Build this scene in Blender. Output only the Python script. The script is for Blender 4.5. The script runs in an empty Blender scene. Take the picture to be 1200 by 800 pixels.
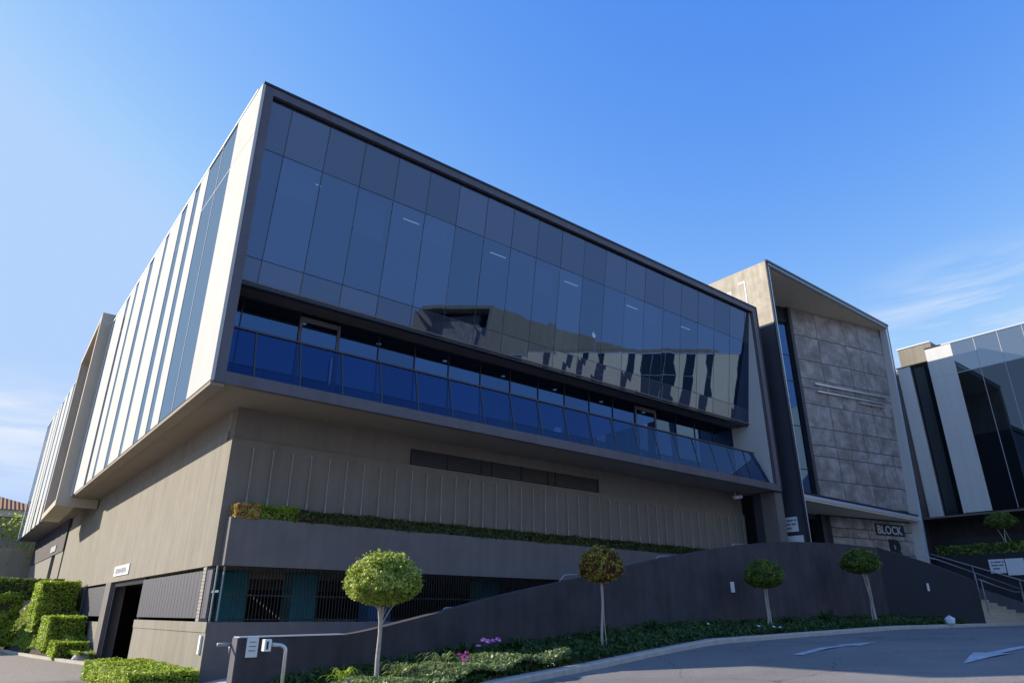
import bpy, bmesh, math, random
import numpy as np
from mathutils import Vector, Matrix
R = math.radians
scene = bpy.context.scene
C = scene.collection

# ------------------------------------------------------------------ camera
cam_d = bpy.data.cameras.new("camera"); cam = bpy.data.objects.new("camera", cam_d); C.objects.link(cam)
cam_d.sensor_width = 36.0; cam_d.lens = 36.0 * 793.9 / 1200.0
cam_d.clip_start = 0.1; cam_d.clip_end = 5000
yaw, pit, rol = R(51.591), R(21.953), R(0.2195)
f0 = Vector((math.cos(yaw), math.sin(yaw), 0)); r0 = Vector((math.sin(yaw), -math.cos(yaw), 0)); u0 = Vector((0, 0, 1))
fw = f0 * math.cos(pit) + u0 * math.sin(pit); up = -f0 * math.sin(pit) + u0 * math.cos(pit)
rt = r0 * math.cos(rol) + up * math.sin(rol); up2 = -r0 * math.sin(rol) + up * math.cos(rol)
m = Matrix((rt, up2, -fw)).transposed().to_4x4(); m.translation = Vector((0, 0, 1.6)); cam.matrix_world = m
scene.camera = cam

# ------------------------------------------------------------------ sky, sun, exposure
SUN = Vector((-1.0, 1.25, 0.667)).normalized()          # towards the sun
el = math.asin(SUN.z); az = math.atan2(SUN.x, SUN.y)
w = bpy.data.worlds.new("World"); scene.world = w; w.use_nodes = True
nt = w.node_tree; nt.nodes.clear()
N = nt.nodes.new; L = nt.links.new
out = N("ShaderNodeOutputWorld"); bg = N("ShaderNodeBackground"); sky = N("ShaderNodeTexSky")
sky.sky_type = 'NISHITA'; sky.sun_disc = False; sky.sun_elevation = el; sky.sun_rotation = az
sky.altitude = 1500; sky.air_density = .8; sky.dust_density = 0.2; sky.ozone_density = 3.0
bg.inputs[1].default_value = 0.13
# thin cirrus wisps low in the sky
tc = N("ShaderNodeTexCoord"); mp = N("ShaderNodeMapping"); mp.inputs['Scale'].default_value = (1.2, 1.2, 9.0)
mp.inputs['Location'].default_value = (3.1, 0.4, 1.9)
no = N("ShaderNodeTexNoise"); no.inputs['Scale'].default_value = 2.3; no.inputs['Detail'].default_value = 7; no.inputs['Roughness'].default_value = .6
no.inputs['Distortion'].default_value = .5
cr = N("ShaderNodeValToRGB"); cr.color_ramp.elements[0].position = .36; cr.color_ramp.elements[1].position = .66
def cloudmask(d, w, k):
    dt = N("ShaderNodeVectorMath"); dt.operation = 'DISTANCE'; dt.inputs[1].default_value = d
    sc_ = N("ShaderNodeVectorMath"); sc_.operation = 'MULTIPLY'; sc_.inputs[1].default_value = (1, 1, 2.6)
    d2 = N("ShaderNodeVectorMath"); d2.operation = 'MULTIPLY'; d2.inputs[0].default_value = d; d2.inputs[1].default_value = (1, 1, 2.6)
    L(tc.outputs['Generated'], sc_.inputs[0]); L(sc_.outputs[0], dt.inputs[0]); L(d2.outputs[0], dt.inputs[1])
    m_ = N("ShaderNodeMapRange"); m_.inputs[1].default_value = 0; m_.inputs[2].default_value = w; m_.inputs[3].default_value = k; m_.inputs[4].default_value = 0; m_.interpolation_type = 'SMOOTHSTEP'
    L(dt.outputs['Value'], m_.inputs[0]); return m_
mu = N("ShaderNodeMath"); mu.operation = 'MULTIPLY'; mu2 = N("ShaderNodeMath"); mu2.operation = 'ADD'; mu2.use_clamp = True
mix = N("ShaderNodeMixRGB"); mix.inputs[2].default_value = (2.3, 2.35, 2.5, 1)
KS = 0.13 * 2.83
sg = N("ShaderNodeSeparateColor"); cg = N("ShaderNodeCombineColor")
def chan(i, gain, g, mx):
    a_ = N("ShaderNodeMath"); a_.operation = 'MULTIPLY'; a_.inputs[1].default_value = KS; p_ = N("ShaderNodeMath"); p_.operation = 'POWER'; p_.inputs[1].default_value = g
    q_ = N("ShaderNodeMath"); q_.operation = 'MULTIPLY'; q_.inputs[1].default_value = gain; m_ = N("ShaderNodeMath"); m_.operation = 'SMOOTH_MIN'; m_.inputs[1].default_value = mx; m_.inputs[2].default_value = .08
    d_ = N("ShaderNodeMath"); d_.operation = 'DIVIDE'; d_.inputs[1].default_value = KS
    L(sg.outputs[i], a_.inputs[0]); L(a_.outputs[0], p_.inputs[0]); L(p_.outputs[0], q_.inputs[0]); L(q_.outputs[0], m_.inputs[0]); L(m_.outputs[0], d_.inputs[0]); L(d_.outputs[0], cg.inputs[i])
chan(0, 3.2, 1.9, .42); chan(1, 1.05, 1.10, .60); chan(2, .90, .25, .90)
L(tc.outputs['Generated'], mp.inputs[0]); L(mp.outputs[0], no.inputs[0]); L(no.outputs[0], cr.inputs[0])
ca = cloudmask((.915, .21, .345), .24, 1.15); cb_ = cloudmask((.02, .97, .20), .26, .9); L(ca.outputs[0], mu2.inputs[0]); L(cb_.outputs[0], mu2.inputs[1])
L(cr.outputs[0], mu.inputs[0]); L(mu2.outputs[0], mu.inputs[1])
L(sky.outputs[0], sg.inputs[0]); L(cg.outputs[0], mix.inputs[1]); L(mu.outputs[0], mix.inputs[0]); L(mix.outputs[0], bg.inputs[0]); L(bg.outputs[0], out.inputs[0])
sd = bpy.data.lights.new("sun", 'SUN'); sd.energy = 2.35; sd.angle = R(.53); sd.color = (1, .91, .77)
so = bpy.data.objects.new("sun", sd); C.objects.link(so); so.rotation_euler = SUN.to_track_quat('Z', 'Y').to_euler()
so.location = SUN * 100
scene.view_settings.view_transform = 'Standard'; scene.view_settings.look = 'None'
scene.view_settings.exposure = 1.62; scene.view_settings.gamma = 1; scene.view_settings.use_curve_mapping = False
scene.render.engine = 'CYCLES'
scene.cycles.max_bounces = 8; scene.cycles.diffuse_bounces = 3; scene.cycles.glossy_bounces = 4; scene.cycles.transparent_max_bounces = 12

# ------------------------------------------------------------------ materials
def mat(name):
    mt = bpy.data.materials.new(name); mt.use_nodes = True
    t = mt.node_tree; b = t.nodes['Principled BSDF']; return mt, t, b
def plain(name, col, rough=.6, metal=0, emit=None):
    mt, t, b = mat(name); b.inputs['Base Color'].default_value = (*col, 1); b.inputs['Roughness'].default_value = rough
    b.inputs['Metallic'].default_value = metal
    if emit: b.inputs['Emission Color'].default_value = (*emit, 1); b.inputs['Emission Strength'].default_value = 1
    return mt
def textured(name, col, var=.18, scale=1.5, rough=.85, bump=.25, bscale=60, streak=.0, col2=None, grime=.0, metal=0, dist=.01):
    mt, t, b = mat(name); n = t.nodes.new; l = t.links.new
    tc = n("ShaderNodeTexCoord"); g = n("ShaderNodeNewGeometry")
    a = n("ShaderNodeTexNoise"); a.inputs['Scale'].default_value = scale; a.inputs['Detail'].default_value = 8; a.inputs['Roughness'].default_value = .65
    l(g.outputs['Position'], a.inputs[0])
    rp = n("ShaderNodeValToRGB"); e = rp.color_ramp.elements
    c1 = [max(0, c * (1 - var)) for c in col]; c2 = col2 or [min(1, c * (1 + var)) for c in col]
    e[0].color = (*c1, 1); e[1].color = (*c2, 1); e[0].position = .3; e[1].position = .7
    l(a.outputs[0], rp.inputs[0]); last = rp.outputs[0]
    if streak:
        mp = n("ShaderNodeMapping"); mp.inputs['Scale'].default_value = (2.2, 2.2, .12)
        s = n("ShaderNodeTexNoise"); s.inputs['Scale'].default_value = 2.0; s.inputs['Detail'].default_value = 6
        l(g.outputs['Position'], mp.inputs[0]); l(mp.outputs[0], s.inputs[0])
        r2 = n("ShaderNodeValToRGB"); r2.color_ramp.elements[0].position = .35; r2.color_ramp.elements[1].position = .6
        k = 1 - streak; r2.color_ramp.elements[0].color = (k, k, k * .97, 1); r2.color_ramp.elements[1].color = (1, 1, 1, 1)
        mx = n("ShaderNodeMixRGB"); mx.blend_type = 'MULTIPLY'; mx.inputs[0].default_value = 1
        l(s.outputs[0], r2.inputs[0]); l(last, mx.inputs[1]); l(r2.outputs[0], mx.inputs[2]); last = mx.outputs[0]
    l(last, b.inputs['Base Color']); b.inputs['Roughness'].default_value = rough; b.inputs['Metallic'].default_value = metal
    if bump:
        c = n("ShaderNodeTexNoise"); c.inputs['Scale'].default_value = bscale; c.inputs['Detail'].default_value = 4
        l(g.outputs['Position'], c.inputs[0]); bp = n("ShaderNodeBump"); bp.inputs['Strength'].default_value = bump; bp.inputs['Distance'].default_value = dist
        l(c.outputs[0], bp.inputs['Height']); l(bp.outputs[0], b.inputs['Normal'])
    return mt
def glass(name, trans=(.10, .14, .20), ior=2.2, tint=(.82, .92, 1.0), back=None, wav=.0025, wscale=.9, base_refl=.0):
    mt, t, b = mat(name); t.nodes.remove(b); n = t.nodes.new; l = t.links.new
    o = t.nodes['Material Output']; g = n("ShaderNodeNewGeometry")
    mp = n("ShaderNodeMapping"); mp.inputs['Scale'].default_value = (1, 1, .45)
    a = n("ShaderNodeTexNoise"); a.inputs['Scale'].default_value = wscale; a.inputs['Detail'].default_value = 1.5
    l(g.outputs['Position'], mp.inputs[0]); l(mp.outputs[0], a.inputs[0])
    bp = n("ShaderNodeBump"); bp.inputs['Strength'].default_value = 1; bp.inputs['Distance'].default_value = wav
    l(a.outputs[0], bp.inputs['Height'])
    oi = n("ShaderNodeObjectInfo"); vr = n("ShaderNodeMapRange"); vr.inputs[3].default_value = .80; vr.inputs[4].default_value = 1.0; l(oi.outputs['Random'], vr.inputs[0])
    tv = n("ShaderNodeVectorMath"); tv.operation = 'SCALE'; tv.inputs[0].default_value = tint; l(vr.outputs[0], tv.inputs[3])
    gl = n("ShaderNodeBsdfGlossy"); l(tv.outputs[0], gl.inputs['Color']); gl.inputs['Roughness'].default_value = .012
    l(bp.outputs[0], gl.inputs['Normal'])
    if back: base = n("ShaderNodeBsdfDiffuse"); base.inputs[0].default_value = (*back, 1)
    else: base = n("ShaderNodeBsdfTransparent"); base.inputs[0].default_value = (*trans, 1)
    fr = n("ShaderNodeFresnel"); fr.inputs['IOR'].default_value = ior; l(bp.outputs[0], fr.inputs['Normal'])
    # reflects on the outer face only, so light leaves the pane again
    bf = n("ShaderNodeMath"); bf.operation = 'SUBTRACT'; bf.inputs[0].default_value = 1; l(g.outputs['Backfacing'], bf.inputs[1]); fm = n("ShaderNodeMath"); fm.operation = 'MULTIPLY'; l(fr.outputs[0], fm.inputs[0]); l(bf.outputs[0], fm.inputs[1])
    mxs = n("ShaderNodeMixShader"); l(fm.outputs[0], mxs.inputs[0]); l(base.outputs[0], mxs.inputs[1]); l(gl.outputs[0], mxs.inputs[2])
    l(mxs.outputs[0], o.inputs[0]); return mt
def leafmat(name, cols, trans=.25, pscale=3.5):
    mt, t, b = mat(name); n = t.nodes.new; l = t.links.new
    g = n("ShaderNodeNewGeometry"); rp = n("ShaderNodeValToRGB"); e = rp.color_ramp.elements
    while len(e) < len(cols): e.new(.5)
    for i, c in enumerate(cols): e[i].position = i / (len(cols) - 1); e[i].color = (*c, 1)
    pn = n("ShaderNodeTexNoise"); pn.inputs['Scale'].default_value = pscale; pn.inputs['Detail'].default_value = 2; l(g.outputs['Position'], pn.inputs[0])
    pr = n("ShaderNodeMapRange"); pr.inputs[1].default_value = .3; pr.inputs[2].default_value = .7; pr.inputs[3].default_value = -.5; pr.inputs[4].default_value = .5; l(pn.outputs[0], pr.inputs[0])
    am = n("ShaderNodeMath"); am.operation = 'ADD'; am.use_clamp = True; l(g.outputs['Random Per Island'], am.inputs[0]); l(pr.outputs[0], am.inputs[1]); l(am.outputs[0], rp.inputs[0])
    l(rp.outputs[0], b.inputs['Base Color']); b.inputs['Roughness'].default_value = .45; b.inputs['Specular IOR Level'].default_value = .35
    tr = n("ShaderNodeBsdfTranslucent"); l(rp.outputs[0], tr.inputs[0]); ms = n("ShaderNodeMixShader"); ms.inputs[0].default_value = trans
    l(b.outputs[0], ms.inputs[1]); l(tr.outputs[0], ms.inputs[2]); l(ms.outputs[0], t.nodes['Material Output'].inputs[0]); return mt

M = {}
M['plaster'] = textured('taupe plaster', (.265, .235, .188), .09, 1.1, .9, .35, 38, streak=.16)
M['plaster_shade'] = textured('shade-toned taupe plaster', (.205, .170, .138), .09, 1.1, .9, .35, 34, streak=.10)  # the taupe paint again, darkened to carry the shade of the front
M['plaster_dark_shade'] = textured('dark and shade-toned plaster', (.175, .150, .142), .10, 1.3, .9, .35, 30, streak=.08)  # taupe darkened as shade on planter band and parapet; plain dark plaster elsewhere
M['ramp'] = textured('charcoal plaster', (.066, .056, .060), .3, 1.2, .85, .6, 14, streak=.22)
M['ramp_black'] = textured('black paint', (.020, .021, .028), .12, 1.5, .75, .3, 30)
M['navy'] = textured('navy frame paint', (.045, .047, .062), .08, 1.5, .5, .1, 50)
M['frame_grey'] = textured('grey frame paint', (.11, .10, .12), .12, .8, .5, .10, 40, streak=.16)
M['soffit'] = textured('soffit plaster', (.27, .225, .175), .06, .7, .9, .1, 60)
M['white'] = textured('white cladding', (.55, .54, .51), .03, .6, .95, .03, 60, streak=.04)
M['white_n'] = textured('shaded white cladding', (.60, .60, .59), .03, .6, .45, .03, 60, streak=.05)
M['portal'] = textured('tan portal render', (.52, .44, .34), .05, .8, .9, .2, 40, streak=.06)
M['white_sunlit'] = textured('sunlit white cladding', (.80, .68, .50), .03, .6, .5, .03, 60, streak=.04)  # same panels as the shaded white, warmed and brightened to look sunlit when mirrored
M['cream'] = textured('cream render', (.82, .70, .50), .05, .8, .85, .15, 50, streak=.05)
M['cream_dirty'] = textured('weathered cream render', (.50, .44, .35), .22, 1.6, .9, .25, 40, streak=.15)
M['glass_up'] = glass('tinted vision glass', (.42, .47, .56), 2.9, (.35, .55, .95), wav=.0035, wscale=.7)
M['glass_sp'] = glass('spandrel glass', None, 2.7, (.34, .48, .76), back=(.04, .046, .065), wav=.0035, wscale=.7)
M['glass_cd'] = glass('neighbour dark glass', None, 2.2, (.55, .66, .78), back=(.008, .012, .014), wav=.003, wscale=.5)
M['glass_c'] = glass('neighbour top glass', None, 3.4, (.75, .88, 1.0), back=(.06, .07, .08), wav=.003, wscale=.5)
M['glass_dk'] = glass('dark opaque glass', None, 2.6, (.22, .46, 1.0), back=(.006, .008, .012), wav=.004, wscale=.5)
M['glass_left'] = glass('side glass', None, 5.5, (.92, 1.0, 1.0), back=(.03, .05, .09), wav=.0015, wscale=.5)
M['glass_bal'] = glass('balustrade glass', (.40, .47, .62), 1.95, (.28, .44, .80), wav=.001, wscale=.6)
M['mull'] = plain('mullion', (.03, .03, .038), .4, .3)
M['mull_l'] = plain('light mullion', (.42, .43, .46), .8, 0)
M['trim'] = plain('black trim', (.02, .024, .036), .35, .2)
M['trim_l'] = plain('pale metal trim', (.62, .66, .74), .35, .4)
M['steel'] = plain('brushed steel', (.62, .62, .62), .32, .9)
M['steel_w'] = plain('galvanised steel', (.34, .34, .36), .5, .5)
M['cable'] = plain('cable steel', (.33, .33, .32), .5, .3)
M['darkroom'] = plain('dark interior', (.12, .115, .11), .9)
M['ceil'] = plain('ceiling board', (.42, .42, .42), .9)
M['lampstrip'] = plain('lamp strip', (.9, .9, .9), .5, 0, (.30, .33, .36))
M['lampdisc'] = plain('lamp disc', (.9, .9, .88), .5)
M['lampdown'] = plain('downlight disc', (.9, .9, .88), .5, 0, (.25, .25, .24))
M['louvre'] = plain('louvre blade', (.035, .032, .030), .6, .2)
M['screen'] = textured('navy screen', (.04, .042, .065), .1, 3, .55, 0, 30)
M['signw'] = plain('white sign board', (.72, .73, .75), .7)
M['signt'] = plain('sign lettering', (.03, .04, .08), .7)
M['blacksign'] = plain('black sign', (.015, .018, .025), .5)
M['letter'] = plain('pale lettering', (.5, .53, .58), .5)
M['teal'] = textured('teal paint', (.022, .22, .28), .1, 2, .6, .1, 30)
M['blue'] = textured('blue paint', (.05, .20, .55), .1, 2, .6, .1, 30)
M['asphalt'] = textured('asphalt', (.245, .222, .205), .14, .5, .92, .9, 160, col2=(.29, .265, .245))
M['paint'] = textured('road paint', (.50, .50, .52), .38, 9, .8, .3, 90)
M['kerb'] = textured('kerb concrete', (.50, .44, .37), .14, 5, .9, .4, 40)
M['soil'] = textured('soil', (.06, .045, .03), .3, 6, 1, .8, 25)
M['stone'] = textured('stone treads', (.52, .40, .29), .16, 3, .85, .3, 30)
M['brick'] = textured('pale brick', (.34, .30, .26), .2, 9, .9, .6, 12)
M['bark'] = textured('bark', (.30, .25, .20), .3, 14, .95, .8, 30)
M['bark_pale'] = textured('pale bark', (.42, .37, .32), .2, 16, .95, .6, 40)
M['beige'] = textured('beige boundary wall', (.36, .29, .20), .12, .8, .9, .3, 20, streak=.1)
M['housew'] = textured('house render', (.42, .37, .31), .08, 1, .9)
M['leaf1'] = leafmat('bright leaves', [(.16, .23, .03), (.34, .42, .06), (.54, .60, .14), (.62, .66, .22)], .5)
M['leaf2'] = leafmat('variegated leaves', [(.16, .035, .04), (.26, .08, .05), (.48, .50, .07), (.62, .62, .12)], .45, 5)
M['leaf3'] = leafmat('dark leaves', [(.06, .11, .02), (.12, .19, .03), (.20, .28, .05), (.30, .36, .08)], .4)
M['leafh'] = leafmat('hedge leaves', [(.18, .30, .025), (.34, .46, .05), (.50, .58, .09), (.24, .34, .03)], .5)
M['leafp'] = leafmat('planter leaves', [(.035, .075, .016), (.06, .115, .022), (.14, .12, .045), (.05, .10, .02), (.16, .10, .05)], .3)
M['leaf_sunlit'] = leafmat('sunlit orange leaves', [(.45, .20, .06), (.75, .48, .14), (.80, .60, .22), (.42, .44, .10)], .45, 6)  # orange leaves brightened in colour to look sunlit at the hedge end
M['leafg'] = leafmat('ground cover', [(.03, .075, .016), (.05, .11, .025), (.08, .14, .035), (.035, .06, .015)])
M['leafv'] = leafmat('variegated ground cover', [(.16, .24, .05), (.42, .46, .22), (.10, .16, .03), (.34, .40, .14)])
M['petal_p'] = leafmat('purple petals', [(.30, .08, .42), (.50, .22, .62), (.65, .40, .75)])
M['petal_r'] = leafmat('pink petals', [(.60, .05, .25), (.75, .25, .45), (.5, .04, .2)])
M['tyre'] = plain('tyre', (.02, .02, .02), .9); M['carpaint'] = plain('silver car paint', (.5, .5, .5), .3, .4)
M['lampglass'] = plain('lamp glass', (.8, .8, .75), .2)

def roadmat():
    mt = M['asphalt']; t = mt.node_tree; n = t.nodes.new; l = t.links.new; b = t.nodes['Principled BSDF']; g = n("ShaderNodeNewGeometry")
    src = b.inputs['Base Color'].links[0].from_socket
    sp = n("ShaderNodeTexNoise"); sp.inputs['Scale'].default_value = 55; sp.inputs['Detail'].default_value = 3; l(g.outputs['Position'], sp.inputs[0])
    r1 = n("ShaderNodeMapRange"); r1.inputs[1].default_value = .35; r1.inputs[2].default_value = .65; r1.inputs[3].default_value = .72; r1.inputs[4].default_value = 1.22; l(sp.outputs[0], r1.inputs[0])
    wd = n("ShaderNodeTexNoise"); wd.inputs['Scale'].default_value = 1.3; l(g.outputs['Position'], wd.inputs[0]); ad = n("ShaderNodeVectorMath"); ad.operation = 'MULTIPLY_ADD'; ad.inputs[1].default_value = (.8, .8, .8)
    l(wd.outputs['Color'], ad.inputs[0]); l(g.outputs['Position'], ad.inputs[2])
    vo = n("ShaderNodeTexVoronoi"); vo.feature = 'DISTANCE_TO_EDGE'; vo.inputs['Scale'].default_value = .28; l(ad.outputs[0], vo.inputs[0])
    r2 = n("ShaderNodeMapRange"); r2.inputs[1].default_value = 0; r2.inputs[2].default_value = .006; r2.inputs[3].default_value = .45; r2.inputs[4].default_value = 1; l(vo.outputs[0], r2.inputs[0])
    m1 = n("ShaderNodeMath"); m1.operation = 'MULTIPLY'; l(r1.outputs[0], m1.inputs[0]); l(r2.outputs[0], m1.inputs[1])
    vm = n("ShaderNodeVectorMath"); vm.operation = 'SCALE'; l(src, vm.inputs[0]); l(m1.outputs[0], vm.inputs[3]); l(vm.outputs[0], b.inputs['Base Color'])
roadmat()
# tile material: grey-brown blotches, different on every tile
def tilemat():
    mt, t, b = mat('stone tile'); n = t.nodes.new; l = t.links.new; g = n("ShaderNodeNewGeometry")
    a = n("ShaderNodeTexNoise"); a.inputs['Scale'].default_value = 1.3; a.inputs['Detail'].default_value = 9; a.inputs['Roughness'].default_value = .62; a.inputs['Distortion'].default_value = .25
    ad = n("ShaderNodeVectorMath"); ad.operation = 'ADD'; mu = n("ShaderNodeVectorMath"); mu.operation = 'SCALE'; mu.inputs[3].default_value = 7
    cmb = n("ShaderNodeCombineXYZ"); l(g.outputs['Random Per Island'], cmb.inputs[0]); l(g.outputs['Random Per Island'], cmb.inputs[2])
    l(cmb.outputs[0], mu.inputs[0]); l(g.outputs['Position'], ad.inputs[0]); l(mu.outputs[0], ad.inputs[1]); l(ad.outputs[0], a.inputs[0])
    rp = n("ShaderNodeValToRGB"); e = rp.color_ramp.elements; e[0].position = .36; e[1].position = .64
    e[0].color = (.19, .162, .150, 1); e[1].color = (.42, .375, .355, 1); k = e.new(.5); k.color = (.29, .252, .238, 1)
    l(a.outputs[0], rp.inputs[0]); l(rp.outputs[0], b.inputs['Base Color']); b.inputs['Roughness'].default_value = .55
    return mt
M['tile'] = tilemat()
def rooftile():
    mt, t, b = mat('clay roof tile'); n = t.nodes.new; l = t.links.new; g = n("ShaderNodeNewGeometry")
    wv = n("ShaderNodeTexWave"); wv.inputs['Scale'].default_value = 1.1; wv.bands_direction = 'X'; l(g.outputs['Position'], wv.inputs[0])
    rp = n("ShaderNodeValToRGB"); rp.color_ramp.elements[0].color = (.22, .07, .03, 1); rp.color_ramp.elements[1].color = (.55, .24, .10, 1)
    l(wv.outputs[0], rp.inputs[0]); l(rp.outputs[0], b.inputs['Base Color']); b.inputs['Roughness'].default_value = .9
    bp = n("ShaderNodeBump"); bp.inputs['Distance'].default_value = .1; l(wv.outputs[0], bp.inputs['Height']); l(bp.outputs[0], b.inputs['Normal']); return mt
M['rooftile'] = rooftile()
def paving():
    mt, t, b = mat('brick paving'); n = t.nodes.new; l = t.links.new; g = n("ShaderNodeNewGeometry")
    br = n("ShaderNodeTexBrick"); br.inputs['Scale'].default_value = 4; br.inputs['Color1'].default_value = (.30, .25, .21, 1); br.inputs['Color2'].default_value = (.38, .33, .28, 1)
    br.inputs['Mortar'].default_value = (.16, .14, .12, 1); br.inputs['Mortar Size'].default_value = .03
    l(g.outputs['Position'], br.inputs[0]); l(br.outputs[0], b.inputs['Base Color']); b.inputs['Roughness'].default_value = .9; return mt
M['paving'] = paving()

# ------------------------------------------------------------------ mesh helpers
class MB:
    def __init__(s): s.v = []; s.f = []
    def quad(s, *p):
        i = len(s.v); s.v += [tuple(q) for q in p]; s.f.append(tuple(range(i, i + len(p)))); return s
    def box(s, x0, y0, z0, x1, y1, z1):
        return s.hexa([(x0, y0, z0), (x1, y0, z0), (x1, y1, z0), (x0, y1, z0)], [(x0, y0, z1), (x1, y0, z1), (x1, y1, z1), (x0, y1, z1)])
    def hexa(s, a, b):
        i = len(s.v); n = len(a); s.v += [tuple(p) for p in a] + [tuple(p) for p in b]
        s.f.append(tuple(i + k for k in range(n))[::-1]); s.f.append(tuple(i + n + k for k in range(n)))
        for k in range(n): q = (k + 1) % n; s.f.append((i + k, i + q, i + n + q, i + n + k))
        return s
    def tube(s, pts, r, n=8, r2=None):
        pts = [Vector(p) for p in pts]; rs = [r + ((r2 if r2 is not None else r) - r) * k / max(1, len(pts) - 1) for k in range(len(pts))]
        base = len(s.v); ref = None
        for k, p in enumerate(pts):
            d = (pts[min(k + 1, len(pts) - 1)] - pts[max(k - 1, 0)]).normalized()
            if ref is None: ref = Vector((1, 0, 0)) if abs(d.x) < .8 else Vector((0, 1, 0))
            a = (ref - d * ref.dot(d)).normalized(); b = d.cross(a); ref = a
            for j in range(n): t = 2 * math.pi * j / n; s.v.append(tuple(p + (a * math.cos(t) + b * math.sin(t)) * rs[k]))
        for k in range(len(pts) - 1):
            for j in range(n): q = (j + 1) % n; s.f.append((base + k * n + j, base + k * n + q, base + (k + 1) * n + q, base + (k + 1) * n + j))
        s.f.append(tuple(base + j for j in range(n))[::-1]); s.f.append(tuple(base + (len(pts) - 1) * n + j for j in range(n))); return s
    def build(s, name, m, parent=None, smooth=False, bevel=0):
        me = bpy.data.meshes.new(name); me.from_pydata(s.v, [], s.f); me.materials.append(m); me.update()
        bm = bmesh.new(); bm.from_mesh(me); bmesh.ops.recalc_face_normals(bm, faces=bm.faces); bm.to_mesh(me); bm.free()
        o = bpy.data.objects.new(name, me); C.objects.link(o)
        if parent: o.parent = parent
        if smooth:
            for p in me.polygons: p.use_smooth = True
        if bevel:
            b = o.modifiers.new('bevel', 'BEVEL'); b.width = bevel; b.segments = 2; b.limit_method = 'ANGLE'
        return o
def box(name, m, parent, *c, **k): return MB().box(*c).build(name, m, parent, **k)
def thing(name, label, cat, group=None, loc=(0, 0, 0)):
    o = bpy.data.objects.new(name, None); C.objects.link(o); o.location = loc; o['label'] = label; o['category'] = cat
    o.empty_display_size = .2
    if group: o['group'] = group
    return o
def tag(o, label, cat, group=None):
    o['label'] = label; o['category'] = cat
    if group: o['group'] = group
    return o
def kind(o, k, label=None):
    o['kind'] = k
    if label: o['label'] = label
    return o
def text(name, s, size, m, parent, loc, xdir, zdir=(0, 0, 1), extrude=.006, align='LEFT', bold=0):
    cu = bpy.data.curves.new(name, 'FONT'); cu.body = s; cu.size = size; cu.extrude = extrude; cu.align_x = align; cu.offset = bold; cu.resolution_u = 3
    o = bpy.data.objects.new(name, cu); C.objects.link(o)
    x = Vector(xdir).normalized(); u = Vector(zdir).normalized(); n = x.cross(u)
    mm = Matrix((x, u, n)).transposed().to_4x4(); mm.translation = Vector(loc); 
    bpy.context.view_layer.update(); dg = bpy.context.evaluated_depsgraph_get()
    me = bpy.data.meshes.new_from_object(o.evaluated_get(dg)); me.transform(mm); me.materials.clear(); me.materials.append(m)
    bpy.data.objects.remove(o); q = bpy.data.objects.new(name, me); C.objects.link(q)
    if parent: q.parent = parent
    return q

# ------------------------------------------------------------------ ground
FX = [-60, 0, 2.6, 4.2, 5, 8, 11.1, 13, 15.5, 26.4, 34, 60]; FZ = [0, 0, -.45, -.40, .10, .43, .58, .75, .94, 1.17, 1.21, 1.3]
KX = [2.6, 3.2, 4.0, 5.3, 6.8, 8.07, 11.1, 15.5, 20, 26.4, 34, 44]; KY = [13.0, 11.4, 10.4, 9.95, 10.05, 10.35, 11.0, 11.3, 11.5, 11.7, 11.8, 12.1]
GX = [-60, 0, 2.6, 5.0, 6.2, 8, 11.1, 13, 15.5, 26.4, 34, 60]; GZ = [0, 0, -.45, -.45, .22, .43, .58, .75, .94, 1.17, 1.21, 1.3]
def bedz(x): return float(np.interp(x, FX, FZ))
def fz(x, y=0):
    g = 1 if y < 17 else max(0, 1 - (y - 17) / 5)
    if x > 28: g = 1
    h = float(np.interp(x, GX, GZ)) * g
    return h
def ky(x): return float(np.interp(x, KX, KY))
def zb(x, y): return bedz(x) + .12 + .05 * max(0, y - ky(x))
def grid(xs, ys, zf):
    mb = MB(); nx = len(xs)
    for y in ys:
        for x in xs: mb.v.append((x, y, zf(x, y)))
    for j in range(len(ys) - 1):
        for i in range(nx - 1): a = j * nx + i; mb.f.append((a, a + 1, a + nx + 1, a + nx))
    return mb
xs = [-900, -300, -120, -60, -30, -15, -8, -4, 0] + list(np.arange(1, 46, 1.0)) + [50, 60, 90, 150, 300, 900]
ys = [-900, -300, -120, -60, -30, -15, -8, -4] + list(np.arange(-2, 20, .8)) + [22, 26, 32, 40, 50, 70, 120, 300, 900]
kind(grid(xs, ys, fz).build('road', M['asphalt'], smooth=True), 'structure')
# brick paved drive to the parking entrance
kind(grid(list(np.linspace(-14, 4.9, 20)), list(np.linspace(14.5, 45, 24)), lambda x, y: fz(x, y) + .008 + 0.0).build('paved_drive', M['paving']), 'structure')
# kerb: rounded stones along the bed
def kerb(path, wdt, h, name, zf, seg=.9):
    P = [Vector((x, y, 0)) for x, y in path]; mb = MB(); total = 0; pts = []
    dense = []
    for a, b in zip(P[:-1], P[1:]):
        n = max(1, int((b - a).length / .15))
        for k in range(n): dense.append(a.lerp(b, k / n))
    dense.append(P[-1])
    i = 0; step = int(seg / .15)
    while i < len(dense) - 1:
        j = min(i + step, len(dense) - 1); a = dense[i]; b = dense[j]; d = (b - a).normalized(); nn = Vector((-d.y, d.x, 0))
        a2 = a + d * .006; b2 = b - d * .006; za = zf(a.x, a.y); z2 = zf(b.x, b.y)
        prof = [(0, -.2), (0, h - .03), (.03, h), (wdt, h), (wdt, -.2)]
        A = [(a2 + nn * u + Vector((0, 0, za + v))) for u, v in prof]; B = [(b2 + nn * u + Vector((0, 0, z2 + v))) for u, v in prof]
        mb.hexa(A, B); i = j
    return kind(mb.build(name, M['kerb']), 'structure')
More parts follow.
